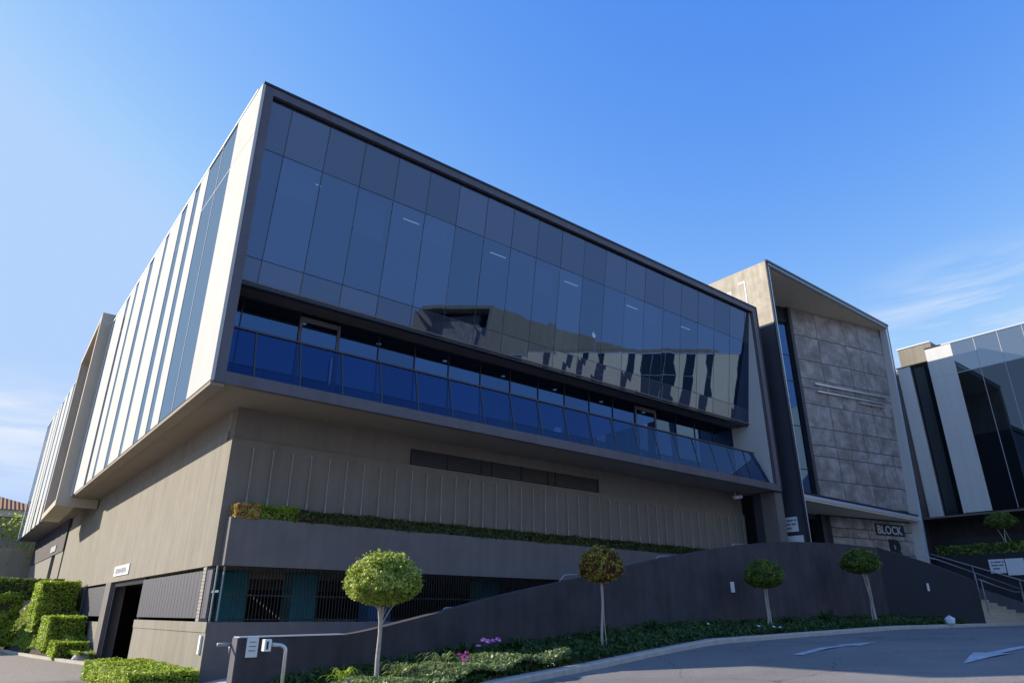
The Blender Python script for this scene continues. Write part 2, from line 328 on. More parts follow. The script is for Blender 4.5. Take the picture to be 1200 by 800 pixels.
kpath = [(x, ky(x)) for x in (2.6, 2.9, 3.2, 3.6, 4.0, 4.6, 5.3, 6.0, 6.8, 7.4, 8.07, 9.5, 11.1, 13, 15.5, 18, 20, 23, 26.4, 30, 34, 39, 44)]
kerb(kpath, .26, .12, 'kerb', lambda x, y: bedz(x))
kind(grid(list(np.linspace(3.95, 35.2, 88)), list(np.linspace(9.6, 16, 26)), lambda x, y: zb(x, y) - (1.2 if y < ky(x) + .2 or x < 4.3 or (x < 7 and y > 13.1) else 0)).build('flower_bed', M['soil'], smooth=True), 'structure')

# road arrows
def arrow(p0, p1, label, hw=.30):
    a = Vector((*p0, 0)); b = Vector((*p1, 0)); d = (b - a).normalized(); n = Vector((-d.y, d.x, 0)); Ln = (b - a).length
    prof = [(0, .10), (.62 * Ln, .12), (.60 * Ln, .42), (Ln, 0), (.60 * Ln, -.42), (.62 * Ln, -.12), (0, -.10)]
    mb = MB(); pts = [a + d * u + n * v for u, v in prof]
    def P(q): return (q.x, q.y, fz(q.x, q.y) + .012)
    K = 8
    for k in range(K):
        u0, u1 = .62 * Ln * k / K, .62 * Ln * (k + 1) / K
        mb.quad(P(a + d * u0 - n * .11), P(a + d * u1 - n * .11), P(a + d * u1 + n * .11), P(a + d * u0 + n * .11))
    for k in range(6):
        u0, u1 = Ln * (.58 + .42 * k / 6), Ln * (.58 + .42 * (k + 1) / 6); w0 = hw * (1 - k / 6); w1 = hw * (1 - (k + 1) / 6)
        mb.quad(P(a + d * u0 - n * w0), P(a + d * u1 - n * w1), P(a + d * u1 + n * w1), P(a + d * u0 + n * w0))
    o = mb.build('arrow_marking', M['paint']); kind(o, 'structure', label)
arrow((14.24, 8.4), (18.5, 8.75), 'white arrow painted on the road pointing right')
arrow((18.6, 5.6), (14.13, 5.27), 'white arrow painted on the road pointing left')

# ================================================================== BLOCK B
B = thing('office_building', 'long grey office block with cantilevered blue glass box and striped white side', 'building')
XL, XR, YF, Z0, Z1 = 3.78, 27.70, 16.0, 6.63, 15.42
XS = 4.98
# lower walls
wl = MB()
box('front_wall', M['plaster_shade'], B, XS + .003, 17.80, 2.67, 27.4, 18.298, 5.78)  # same paint as the side wall, with shade put into the front's colour
wl.box(XS, 17.803, 2.67, XS + .002, 18.3, 5.78); wl.box(XS, 18.3, 2.67, XS + .5, 46.3, 6.05)
wl.box(XS, 46.9, -.3, XS + .5, 50.2, 4.85)
wl.box(XS, 52.0, -.3, XS + .5, 64.4, 4.85)
wl.box(XS + .08, 43.2, -.3, XS + .5, 46.9, 2.60)
wl.box(XS, 36.2, -.3, XS + .5, 46.3, 2.67)
wl.build('wall', M['plaster'], B)
ub = MB(); box('front_upper_wall', M['plaster_shade'], B, XS + .053, 17.87, 5.781, 27.4, 18.298, Z0); ub.box(XS + .05, 18.3, 6.05, XS + .5, 46.3, Z0)
ub.build('upper_wall', M['plaster'], B)
box('dark_wall_panel', M['ramp'], B, XS - .04, 46.9, 4.85, XS + .5, 64.4, Z0)
box('drain_slot', M['trim'], B, XS + .1, 46.3, -.3, XS + .4, 46.9, Z0)
box('side_door', M['trim'], B, XS + .15, 50.2, -.3, XS + .3, 52.0, 4.85)
box('side_door_notice', M['signw'], B, XS + .12, 51.2, 3.0, XS + .148, 51.7, 3.4)
# planter band
pb = MB(); pb.hexa([(5.15, 17.45, 2.67), (27.0, 17.45, 2.67), (27.0, 17.58, 2.67), (5.15, 17.58, 2.67)], [(5.15, 17.45, 3.80), (27.0, 17.45, 3.80), (27.0, 17.58, 3.80), (5.15, 17.58, 3.80)])
pb.box(5.15, 17.58, 2.67, 5.28, 17.797, 3.80); pb.box(5.28, 17.58, 2.67, 27.0, 17.797, 3.55)
pb.build('planter_band', M['plaster_dark_shade'], B)  # taupe band with its shade put into the colour
# parapet below the grille and side sills
pp = MB(); box('front_parapet', M['plaster_dark_shade'], B, XS + .003, 17.45, -.3, 28.4, 17.66, 1.42); pp.box(XS, 17.45, -.3, XS + .002, 17.66, 1.42); pp.box(XS, 17.66, -.3, XS + .22, 25.05, 1.42)  # front face carries shade in its colour; thin skin on the end stays lit-toned
pp.build('parapet', M['plaster'], B)
cp = MB(); cp.box(XS - .02, 17.43, 1.20, XS, 25.05, 1.425); cp.build('parapet_band', M['plaster'], B)
box('pier', M['plaster_dark_shade'], B, XS - .02, 30.2, -.3, XS + .5, 31.2, 2.67)
box('rear_sill', M['plaster'], B, XS, 31.2, -.3, XS + .22, 36.2, 1.30)
# parking interior
box('parking_floor', M['darkroom'], B, XS + .25, 17.7, -.06, 28, 44, .02)
box('parking_back_wall', M['plaster_dark_shade'], B, XS + .5, 40, .02, 28, 40.2, 2.67)
box('parking_end_wall', M['plaster_dark_shade'], B, 27.8, 17.7, .02, 28, 40, 2.67)
box('parking_soffit', M['soffit'], B, XS + .5, 18.31, 2.66, 27.8, 44, 2.9)
for x, mm in ((5.72, 'teal'), (7.68, 'teal'), (10.1, 'blue'), (14.2, 'teal'), (17.6, 'blue')):
    box('column', M[mm], B, x, 19.5, .02, x + .75, 20.2, 2.655, bevel=.02)
box('beam', M['plaster_dark_shade'], B, XS + .5, 23.6, 2.35, 27.8, 24.0, 2.655)
# front grille
gr = MB(); x = 5.5
while x < 27.2: gr.box(x, 17.58, 1.44, x + .012, 17.605, 2.66); x += .085
for z in (1.46, 2.0, 2.62): gr.box(5.3, 17.60, z, 27.2, 17.63, z + .03)
gr.build('parking_grille', M['louvre'], B)
pf = MB(); pf.tube([(5.22, 17.60, 1.44), (5.22, 17.60, 2.66)], .022); pf.tube([(5.06, 17.60, 1.44), (5.06, 17.60, 2.66)], .022); pf.build('grille_post', M['steel_w'], B)
def corr(y0, y1, name):
    mb = MB(); y = y0
    while y < y1 - .01: mb.box(XS + .02, y, 1.50, XS + .045, min(y + .30, y1), 2.58); mb.box(XS + .030, min(y + .30, y1 - .01), 1.50, XS + .05, min(y + .32, y1), 2.58); y += .32
    return mb.build(name, M['screen'], B)
corr(17.74, 18.16, 'parking_screen'); corr(18.55, 25.0, 'parking_screen'); corr(31.25, 36.1, 'parking_screen')
pl = MB()
for k in range(15): pl.box(XS + .0, 18.2, 1.43 + k * .082, XS + .2, 18.45, 1.43 + k * .082 + .07)
pl.build('brick_pilaster', M['brick'], B)
pl = MB(); pl.box(XS + .01, 18.21, 1.42, XS + .19, 18.44, 2.67); pl.build('pilaster_core', M['plaster_dark_shade'], B)
dr = MB(); dr.box(XS + .1, 29.95, 0, XS + .2, 30.15, 2.66); dr.box(XS + .1, 25.1, 0, XS + .2, 25.25, 2.66); dr.box(XS + .1, 25.25, 2.5, XS + .2, 29.95, 2.66); dr.build('entrance_frame', M['trim'], B)
# high level louvre
lv = MB(); lv.box(10.25, 17.84, 5.80, 18.25, 17.867, 6.28)
lv.build('louvre_recess', M['trim'], B)
lv = MB()
for k in range(6): lv.box(10.27, 17.80, 5.82 + k * .078, 18.23, 17.838, 5.85 + k * .078)
for x in (10.25, 11.56, 12.88, 13.3, 14.55, 15.75, 16.1, 18.2): lv.box(x, 17.79, 5.80, x + .04, 17.842, 6.28)
lv.build('louvre', M['louvre'], B)
# trellis cables
x = 5.54; proto = None
while x < 27.2:
    if proto is None:
        mb = MB(); mb.tube([(0, 0, 4.05), (0, 0, 5.56)], .010, 6); mb.tube([(0, 0, 4.0), (0, 0, 4.32)], .020, 6); mb.tube([(0, 0, 5.52), (0, .07, 5.56)], .016, 6); mb.tube([(0, 0, 5.46), (0, 0, 5.58)], .015, 6)
        proto = mb.build('trellis_cable', M['cable'], B); proto.location = (x, 17.73, 0)
    else:
        c = proto.copy(); C.objects.link(c); c.parent = B; c.location = (x, 17.73, 0)
    x += .5262
# ---- the cantilevered box
sl = MB()
sl.box(XL + .12, YF + .16, Z0, XR, 64.9, Z0 + .2)
sl.build('soffit', M['soffit'], B)
lip = MB(); lip.box(XL + .02, YF + .05, Z0 - .10, XL + .34, 36.5, Z0 - .002); lip.build('drip_edge', M['soffit'], B)
fr = MB()
fr.box(XL + .09, YF, Z0 - .02, XR, YF + .155, 6.90)
fr.box(XL + .09, YF, 15.10, XR, YF + .155, Z1 - .07)
fr.box(XL + .09, YF, 6.90, 4.10, YF + .155, 15.10)
fr.box(27.38, YF, 6.90, XR, YF + .155, 15.10)
fr.build('front_frame', M['frame_grey'], B)
tr = MB(); tr.box(XL + .02, YF - .03, Z1 - .07, XR + .03, YF + .4, Z1); tr.box(XR - .0, YF - .03, 6.6, XR + .035, YF + .14, Z1 - .07)
tr.box(4.10, YF + .10, 6.90, 4.125, YF + .16, 15.075); tr.box(4.10, YF + .10, 15.075, 27.38, YF + .16, 15.10); tr.box(4.1, YF + .09, 6.90, 27.38, YF + .157, 6.925)
tr.build('frame_trim', M['trim'], B)
rf = MB(); rf.box(XL + .1, YF + .16, 15.12, XR, 64.9, Z1 - .02); rf.build('roof', M['frame_grey'], B)
box('side_return', M['navy'], B, 27.45, YF + .16, 6.83, XR, 40, 15.12)
# reveals inside the frame
box('left_reveal', M['navy'], B, 3.92, YF + .16, 6.83, 4.10, 22, 15.12)
box('white_end_wall', M['white'], B, 27.33, YF + .165, 6.83, 27.448, 19, 15.12)
# interior
box('balcony_floor', M['plaster_dark_shade'], B, 4.10, YF + .17, 6.832, 27.33, 18.0, 6.90)
box('mid_slab', M['darkroom'], B, 4.10, 17.03, 9.78, 27.33, 22, 10.35)
box('upper_ceiling', M['ceil'], B, 4.10, 16.60, 13.62, 27.33, 22, 13.75)
box('interior_back_wall', M['darkroom'], B, 4.10, 22, 6.9, 27.33, 22.2, 15.1)
ls = MB()
for i, x in enumerate((5.2, 8.75, 12.3, 15.9, 19.4, 22.9)): ls.box(x + .3, 17.15, 13.60, x + 1.0, 17.175, 13.618)
ls.build('ceiling_lamp', M['lampstrip'], B)
bl = MB()
for x, z in ((4.8, 12.6), (7.1, 12.2), (9.4, 12.9), (14.1, 12.5), (19.95, 12.8)): bl.box(x + .03, 16.75, z, x + 1.08, 16.77, 13.6)
bl.build('interior_blind', M['ceil'], B)
sf = MB(); sf.box(4.10, 16.90, 9.735, 27.33, 17.9, 9.779); sf.build('balcony_ceiling', M['plaster_dark_shade'], B)
dn = MB()
for k in range(7):
    x = 6.75 + 2.55 * k; dn.tube([(x, 17.12, 9.715), (x, 17.12, 9.736)], .075, 14)
dn.build('downlight', M['lampdown'], B)
# tilted glazing
def gy(z): return 16.17 + (15.08 - z) * (.80 / 5.45)
cols = [4.12] + [4.74 + 1.170 * k for k in range(20)]
cols = [c for c in cols if c < 27.2] + [27.31]
rows = [(9.70, 10.44, 'glass_sp'), (10.44, 13.56, 'glass_up'), (13.56, 15.08, 'glass_sp')]
rnd = random.Random(4)
for i in range(len(cols) - 1):
    for (za, zt, mm) in rows:
        x0, x1 = cols[i] + .012, cols[i + 1] - .012; e = [rnd.uniform(-.0035, .0035) for _ in range(4)]
        mb = MB(); d = .02
        a, b2 = za + .012, zt - .012
        mb.hexa([(x0, gy(a) + e[0], a), (x1, gy(a) + e[1], a), (x1, gy(b2) + e[2], b2), (x0, gy(b2) + e[3], b2)][::1],
                [(x0, gy(a) + e[0] + d, a), (x1, gy(a) + e[1] + d, a), (x1, gy(b2) + e[2] + d, b2), (x0, gy(b2) + e[3] + d, b2)])
        mb.v = mb.v; mb.build('window_pane', M[mm], B)
ml = MB()
for c in cols: ml.hexa([(c - .016, gy(9.7) + .004, 9.7), (c + .016, gy(9.7) + .004, 9.7), (c + .016, gy(9.7) + .12, 9.7), (c - .016, gy(9.7) + .12, 9.7)], [(c - .016, gy(15.08) + .004, 15.08), (c + .016, gy(15.08) + .004, 15.08), (c + .016, gy(15.08) + .12, 15.08), (c - .016, gy(15.08) + .12, 15.08)])
for z in (9.70, 10.44, 13.56, 15.07): ml.box(4.11, gy(z) + .006, z - .014, 27.32, gy(z) + .11, z + .014)
ml.build('mullion', M['mull'], B)
box('glazing_base_trim', M['trim'], B, 4.11, gy(9.66) - .0, 9.66, 27.32, gy(9.66) + .14, 9.685)
# end cap of tilted glazing so it reads as a solid bay
ec = MB(); ec.hexa([(27.30, gy(9.7) + .0, 9.7), (27.328, gy(9.7), 9.7), (27.328, 17.6, 9.7), (27.30, 17.6, 9.7)], [(27.30, gy(15.08), 15.08), (27.328, gy(15.08), 15.08), (27.328, 17.6, 15.08), (27.30, 17.6, 15.08)]); ec.build('bay_end_panel', M['trim'], B)
# recessed balcony glazing
YR = 17.9; x = 4.12; k = 0
rc = [4.12, 4.72, 6.35] + [7.6 + 1.3 * i for i in range(15)]
rc = [c for c in rc if c < 26.6] + [27.31]
for i in range(len(rc) - 1):
    dz = rnd.uniform(-.002, .002)
    if i in (2, 13):
        d = MB().box(rc[i] + .09, YR - .02, 7.0, rc[i + 1] - .09, YR + .01, 9.45).build('balcony_door', M['glass_dk'], B)
        f_ = MB().box(rc[i], YR - .05, 6.9, rc[i] + .09, YR + .03, 9.60).box(rc[i + 1] - .09, YR - .05, 6.9, rc[i + 1], YR + .03, 9.60).box(rc[i] + .09, YR - .05, 9.45, rc[i + 1] - .09, YR + .03, 9.60)
        f_.build('frame', M['frame_grey'], d); MB().tube([(rc[i + 1] - .2, YR - .09, 7.7), (rc[i + 1] - .2, YR - .09, 8.5)], .018).build('handle', M['steel'], d)
    else:
        MB().box(rc[i] + .015, YR, 6.91, rc[i + 1] - .015, YR + .02, 9.73).build('balcony_window', M['glass_dk'], B)
mm_ = MB()
for c in rc: mm_.box(c - .015, YR - .03, 6.91, c + .015, YR + .05, 9.73)
mm_.box(4.1, YR - .025, 9.70, 27.32, YR + .04, 9.732).box(4.1, YR - .025, 6.905, 27.32, YR + .04, 6.95)
mm_.build('balcony_mullion', M['mull'], B)
# balustrade leaning inwards
BL = MB(); by0, bz0, by1, bz1 = 16.20, 6.93, 16.50, 8.20
bal = MB(); bal.box(4.12, 16.16, 6.905, 27.3, 16.26, 6.95); bal = bal.build('balustrade', M['frame_grey'], B)
bx = [4.12] + [4.80 + 1.170 * i for i in range(19)] + [27.25]
bx = [b for b in bx if b < 26.6] + [27.25]
for i in range(len(bx) - 1):
    x0, x1 = bx[i] + .03, bx[i + 1] - .03; xe = x1 - (.55 if i == len(bx) - 2 else 0)
    MB().hexa([(x0, by0, bz0 + .02), (x1, by0, bz0 + .02), (x1, by0 + .014, bz0 + .02), (x0, by0 + .014, bz0 + .02)], [(x0, by1, bz1), (xe, by1, bz1), (xe, by1 + .014, bz1), (x0, by1 + .014, bz1)]).build('balustrade_pane', M['glass_bal'], bal)
for b_ in bx[:-1]:
    MB().hexa([(b_ - .022, by0 - .012, bz0), (b_ + .022, by0 - .012, bz0), (b_ + .022, by0 + .06, bz0), (b_ - .022, by0 + .06, bz0)], [(b_ - .022, by1 - .012, bz1 + .02), (b_ + .022, by1 - .012, bz1 + .02), (b_ + .022, by1 + .05, bz1 + .02), (b_ - .022, by1 + .05, bz1 + .02)]).build('balustrade_post', M['navy'], bal)
MB().box(4.12, by1 - .03, bz1 + .02, 26.7, by1 + .05, bz1 + .065).build('balustrade_rail', M['navy'], bal)

# ---- striped side facades (shared by both blocks)
def striped(parent, X, y0, y1, z0, z1, whites, sgn=-1, wmat='white', gmat='glass_left', joint=13.7, lines=(), th=.08, gtop=None):
    whites = sorted(whites)
    edges = [y0]
    for a, b in whites:
        mb = MB(); mb.box(X, a, z0, X + th, b, joint - .006); mb.box(X, a, joint + .006, X + th, b, z1); mb.box(X + .02, a + .002, joint - .006, X + th, b - .002, joint + .006)
        mb.build('cladding_panel', M[wmat], parent)
    cur = y0
    for a, b in whites + [(y1, y1)]:
        if a - cur > .05:
            mb = MB(); mb.box(X + .012, cur + .003, z0 + .02, X + .03, a - .003, joint - .02); mb2 = MB().box(X + .012, cur + .003, joint + .02, X + .03, a - .003, z1 - .02); mb2.build('window', M[gtop or gmat], parent)
            mb.build('window', M[gmat], parent)
            f = MB(); f.box(X + (.006 if a - cur > 1.5 else .02), cur + .003, joint - .02, X + .08, a - .003, joint + .02)
            n = int(round((a - cur) / 1.2))
            for k in range(1, n): yy = cur + (a - cur) * k / n; f.box(X + .004, yy - .015, z0 + .02, X + .08, yy + .015, z1 - .02)
            f.build('window_frame', M['mull_l'], parent)
        cur = b
Lw = [(16.0, 18.1), (21.04, 21.99), (22.67, 23.66), (24.44, 26.24), (26.77, 28.69), (29.51, 31.5), (32.07, 33.43), (34.14, 36.88), (37.4, 38.0)]
striped(B, XL, 16.0, 38.0, Z0, Z1 - .05, Lw)
Lf = [(43.3, 48.3), (48.7, 49.9), (50.8, 52.4), (53.2, 54.9), (55.9, 56.9), (57.3, 58.9), (59.5, 61.3), (64.7, 65.0)]
striped(B, XL, 43.3, 65.0, Z0, Z1 - .05, Lf)
box('roof_cap', M['trim_l'], B, XL - .02, 16.37, Z1 - .05, XL + .1, 38, Z1 + .0)
box('roof_cap', M['trim_l'], B, XL - .02, 43.3, Z1 - .05, XL + .1, 65, Z1 + .0)
box('side_backing', M['darkroom'], B, XL + .085, 22, Z0 + .21, XL + .13, 64.9, 15.1)
box('end_wall', M['plaster'], B, XL + .14, 64.75, Z0 + .2, XR, 64.95, 15.1)
# portal ring on the side
rg = MB(); X0 = 3.28; X1 = XL + .3
def ringpt(y, top):  # top and bottom edges rake away
    return (15.95 - (y - 38) * .22) if top else (6.22 - (y - 38) * .04)
def ring(y0, y1, a, b, c, d): rg.hexa([(X0, y0, a), (X1, y0, a), (X1, y1, b), (X0, y1, b)], [(X0, y0, c), (X1, y0, c), (X1, y1, d), (X0, y1, d)])
t_ = .30
ring(38.0, 38.0 + t_, ringpt(38, 0), ringpt(38 + t_, 0), ringpt(38, 1), ringpt(38 + t_, 1))
ring(43.0, 43.3, ringpt(43, 0), ringpt(43.3, 0), ringpt(43, 1), ringpt(43.3, 1))
ring(38.3, 43.0, ringpt(38.3, 1) - .3, ringpt(43, 1) - .3, ringpt(38.3, 1), ringpt(43, 1))
ring(38.3, 43.0, ringpt(38.3, 0), ringpt(43, 0), ringpt(38.3, 0) + .3, ringpt(43, 0) + .3)
rg.box(X1, 38.0, 6.22, XS, 38.3, 6.62)
rg.build('portal_frame', M['portal'], B)
box('portal_wall', M['plaster'], B, XL + .32, 38.3, 6.3, XL + .4, 43.0, 15)

# ================================================================== entrance tower
T = thing('entrance_tower', 'tall angled entrance tower with stone tile wall framed in dark metal', 'building')
TX0, TYF, TZ = 28.6, 15.6, 18.17
def rx(z): return 41.72 - (18.17 - z) * .075       # raking right edge
# left side member: dark paint below ends at the box's shadow edge, adding shade in colour
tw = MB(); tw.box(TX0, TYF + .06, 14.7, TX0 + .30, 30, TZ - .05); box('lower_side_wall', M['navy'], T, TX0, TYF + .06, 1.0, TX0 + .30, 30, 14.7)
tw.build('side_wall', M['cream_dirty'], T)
tt = MB(); tt.box(TX0 + .3, TYF + .06, TZ - .35, rx(TZ) - .28, 30, TZ - .05); tt.build('roof_soffit', M['cream'], T)
tr_ = MB(); tr_.hexa([(rx(1) - .30, TYF + .06, 1.0), (rx(1), TYF + .06, 1.0), (rx(1), 30, 1.0), (rx(1) - .30, 30, 1.0)], [(rx(TZ) - .30, TYF + .06, TZ - .05), (rx(TZ), TYF + .06, TZ - .05), (rx(TZ), 30, TZ - .05), (rx(TZ) - .30, 30, TZ - .05)])
tr_.build('right_side_wall', M['white'], T)
box('rear_wall', M['plaster_dark_shade'], T, TX0 + .3, 29.7, 1, 40.3, 30, TZ - .35)
te = MB(); te.box(TX0 - .03, TYF, 1.0, TX0 + .14, TYF + .055, TZ - .12); te.box(TX0 - .03, TYF - .05, TZ - .12, rx(TZ) + .05, TYF + .06, TZ)
te.hexa([(rx(1) - .12, TYF, 1), (rx(1) + .04, TYF, 1), (rx(1) + .04, TYF + .055, 1), (rx(1) - .12, TYF + .055, 1)], [(rx(TZ) - .12, TYF, TZ - .12), (rx(TZ) + .04, TYF, TZ - .12), (rx(TZ) + .04, TYF + .055, TZ - .12), (rx(TZ) - .12, TYF + .055, TZ - .12)])
te.box(TX0 + .14, TYF, TZ - .34, rx(TZ) - .12, TYF + .055, TZ - .20)
te.build('frame_edge', M['trim'], T)
tl = MB(); tl.box(TX0 + .142, TYF - .002, 1.0, TX0 + .20, TYF + .057, TZ - .345); tl.box(TX0 + .14, TYF - .004, TZ - .198, rx(TZ) - .12, TYF + .057, TZ - .122)
tl.hexa([(rx(1) - .3, TYF, 1), (rx(1) - .125, TYF, 1), (rx(1) - .125, TYF + .055, 1), (rx(1) - .3, TYF + .055, 1)], [(rx(TZ) - .3, TYF, TZ - .345), (rx(TZ) - .125, TYF, TZ - .345), (rx(TZ) - .125, TYF + .055, TZ - .345), (rx(TZ) - .3, TYF + .055, TZ - .345)])
tl.build('frame_edge_light', M['trim_l'], T)
# mortar patches left on the side wall
pm = MB()
for (y0, z0, y1, z1) in ((16.9, 15.6, 16.97, 17.5), (17.75, 15.6, 17.84, 17.2), (17.84, 17.08, 19.5, 17.2), (16.97, 17.4, 17.3, 17.5)): pm.box(TX0 - .012, y0, z0, TX0 - .002, y1, z1)
pm.build('mortar_patch', M['signw'], T)
# tile wall, turned 12.5 degrees
th = R(12.5); tx0, ty0 = 41.25, 15.98
dx, dy = -math.cos(th), math.sin(th)       # going left / back
nx_, ny_ = -math.sin(th), -math.cos(th)    # facing out
def TP(s, o, z): return (tx0 + dx * s + nx_ * o, ty0 + dy * s + ny_ * o, z)
def tbox(mb, s0, s1, z0, z1, o0, o1): mb.hexa([TP(s0, o0, z0), TP(s1, o0, z0), TP(s1, o1, z0), TP(s0, o1, z0)][::-1], [TP(s0, o0, z1), TP(s1, o0, z1), TP(s1, o1, z1), TP(s0, o1, z1)][::-1])
core = MB(); tbox(core, -.35, 7.4, 3.4, TZ - .36, -.4, -.03); core.build('tile_wall_core', M['trim'], T)
tm = MB(); zr = [6.9, 8.1, 9.35, 9.95, 10.9, 12.2, 13.1, 13.65, 14.75, 16.2, TZ - .355]
for r in range(len(zr) - 1):
    cw = [2.05, 1.2, 2.3, 1.85] if r % 3 else [2.05, 1.2, 2.3, 1.85]
    if r in (1, 2, 5): cw = [1.1, .95, 1.2, 1.2, 1.1, 1.85]
    s = 0
    for c in cw: tbox(tm, s + .018, s + c - .018, zr[r] + .018, zr[r + 1] - .018, -.029, .0); s += c
tm.build('stone_tiles', M['tile'], T)
tm = MB(); zr = [3.6, 4.55, 5.3, 5.75, 6.3]
for r in range(len(zr) - 1):
    cw = [1.0, 1.5, 1.5, 1.4, 1.6] if r % 2 else [1.5, 1.5, 1.3, 1.5, 1.2]
    s = 0
    for c in cw: tbox(tm, s + .018, s + c - .018, zr[r] + .018, zr[r + 1] - .018, -.029, .0); s += c
tm.build('lower_stone_tiles', M['tile'], T)
tc_ = MB(); tbox(tc_, 7.40, 7.62, 3.4, TZ - .36, -.6, .02); tc_.build('tile_wall_return', M['navy'], T)
# glazed slot left of the tiles
for (za, zt) in ((6.75, 8.6), (8.6, 10.9), (10.9, 13.4), (13.4, 14.9), (14.9, 16.9)):
    mb = MB(); tbox(mb, 7.64, 12.3, za + .02, zt - .02, -.20, -.17); mb.build('window', M['glass_dk'], T)
mb = MB(); tbox(mb, 7.64, 12.3, 16.9, TZ - .36, -.25, -.15)
for z in (8.6, 10.9, 13.4, 14.9): tbox(mb, 7.64, 12.3, z - .025, z + .025, -.24, -.15)
tbox(mb, 7.64, 7.72, 6.7, 16.9, -.24, -.14); mb.build('window_frame', M['trim'], T)
# canopy over the entrance
cpy = MB(); cpy.hexa([(TX0 + .3, TYF + .12, 6.35), (40.55, TYF + .12, 6.35), (40.55, 18.0, 6.35), (TX0 + .3, 18.0, 6.35)], [(TX0 + .3, TYF + .12, 6.58), (40.6, TYF + .12, 6.58), (40.6, 18.0, 6.58), (TX0 + .3, 18.0, 6.58)])
cpy.build('canopy', M['cream'], T)
box('canopy_flashing', M['trim'], T, TX0 + .3, TYF + .10, 6.583, 40.75, 18.0, 6.70)
box('canopy_edge', M['trim_l'], T, TX0 + .3, TYF + .06, 6.42, 40.6, TYF + .118, 6.58)
d = box('entrance_door', M['glass_dk'], T, 29.4, 18.0, 3.6, 33.0, 18.04, 6.0)
MB().box(29.3, 17.97, 3.6, 29.4, 18.06, 6.1).box(33.0, 17.97, 3.6, 33.1, 18.06, 6.1).box(29.4, 17.97, 6.0, 33.0, 18.06, 6.1).box(31.15, 17.97, 3.6, 31.25, 18.06, 6.0).build('frame', M['trim'], d)
MB().tube([(31.05, 17.92, 4.3), (31.05, 17.92, 5.2)], .02).build('handle', M['steel'], d)
box('entrance_header', M['navy'], T, TX0 + .3, 17.9, 6.1, 34.3, 18.2, 6.35)
# three long horizontal bars on the tiles
for (s0, s1, z) in ((.72, 6.55, 13.33), (.92, 6.45, 12.92), (1.05, 3.15, 12.70)):
    b_ = MB(); tbox(b_, s0, s1, z, z + .07, .10, .16)
    b_.build('wall_bar', M['steel'], T)
    st = MB(); 
    for q in (s0 + .3, (s0 + s1) / 2, s1 - .3): tbox(st, q, q + .04, z + .01, z + .05, .0, .10)
    st.build('bar_bracket', M['steel'], T)
# BLOCK B sign
sg = thing('block_sign', 'black board reading BLOCK above a large letter B on the tiled entrance wall', 'sign')
xd = (-dx, -dy, 0)
b_ = MB(); tbox(b_, 1.50, 3.72, 5.54, 6.12, .01, .05); b_.build('sign_board', M['blacksign'], sg)
text('lettering', 'BLOCK', .60, M['letter'], sg, TP(3.66, .056, 5.62), xd, bold=.010)
text('big_letter', 'B', 1.75, M['blacksign'], sg, TP(2.95, .02, 4.12), xd, extrude=.05, bold=.045)

# link wall between box and tower
box('link_wall', M['navy'], B, 27.42, 16.9, 1.0, 28.59, 17.3, 6.62)
box('link_pier', M['plaster_dark_shade'], B, 27.41, 16.2, 1.0, 28.0, 16.89, 6.6)

# notices beside the entrance
def strokes(t, o, xd, n, w_, z, tsz, pat):
    mb = MB(); u = w_ * .14
    for ch in pat:
        if ch == '-':
            for k in range(3):
                a = o + xd * (u + k * tsz * .26) + n * .021 + Vector((0, 0, z)); b = xd * tsz * .17; q = n * .004; hh = Vector((0, 0, tsz * .62)); mb.hexa([a, a + b, a + b + q, a + q], [a + hh, a + b + hh, a + b + q + hh, a + q + hh])
            u += tsz * .80
        else: u += tsz * .35
    return mb.build('printed_line', M['signt'], t)
def notice(name, label, o, xdir, w_, h_, lines, tsz, parent=None, blue=False, tilt=0):
    t = thing(name, label, 'sign', loc=(0, 0, 0)); xd = Vector(xdir).normalized(); n = xd.cross(Vector((0, 0, 1))); o = Vector(o)
    a = [o - n * .0, o + xd * w_, o + xd * w_ + n * .02, o + n * .02]
    hh = Vector((0, 0, h_)); MB().hexa(a[::-1], [q + hh for q in a][::-1]).build('board', M['signw'], t)
    z = h_ - tsz * 1.4
    for l_ in lines:
        if l_: strokes(t, o, xd, n, w_, z, tsz, l_)
        z -= tsz * 1.25
    return t
# side of the tower below the box
notice('notice_board', 'small white notice with three lines of text on the dark tower pier', (TX0 - .03, 16.72, 5.0), (0, -1, 0), .75, .62, ['- --- -', '--- --', ' ---'], .13)
notice('notice_board', 'blue-grey framed notice low on the dark tower pier, half hidden by ramp wall', (TX0 - .03, 16.65, 4.15), (0, -1, 0), .85, .68, ['', ''], .09)

# ================================================================== BLOCK C
CX = 44.6
Cb = thing('office_building', 'neighbouring office block with white stripes and dark glass right of the entrance tower', 'building')
whC = [(-24.2, -21.1), (-19.8, -17.1), (-16.3, -14.6), (-13.6, -12.2), (-11.3, -8.7), (-7.8, -6.6), (-2.6, -1.6), (-.5, .7), (1.5, 3.6), (13.4, 14.85)]
striped(Cb, CX, -27, 6, 7.06, 17.0, whC[:-1], wmat='white_sunlit', joint=15.1, gmat='glass_cd')
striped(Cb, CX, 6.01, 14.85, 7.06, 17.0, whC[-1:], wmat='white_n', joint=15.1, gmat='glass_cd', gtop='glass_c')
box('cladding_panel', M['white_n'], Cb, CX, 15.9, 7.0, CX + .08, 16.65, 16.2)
box('window', M['glass_cd'], Cb, CX + .3, 14.85, 7.0, CX + .33, 15.9, 16.15)
box('roof_cap', M['trim_l'], Cb, CX - .03, -27, 17.0, CX + .3, 13.9, 17.08)
box('roof_cap', M['trim'], Cb, CX - .03, 13.9, 17.0, CX + .3, 14.86, 17.08)
box('roof_cap', M['trim'], Cb, CX - .03, 14.86, 16.2, CX + .4, 16.7, 16.27)
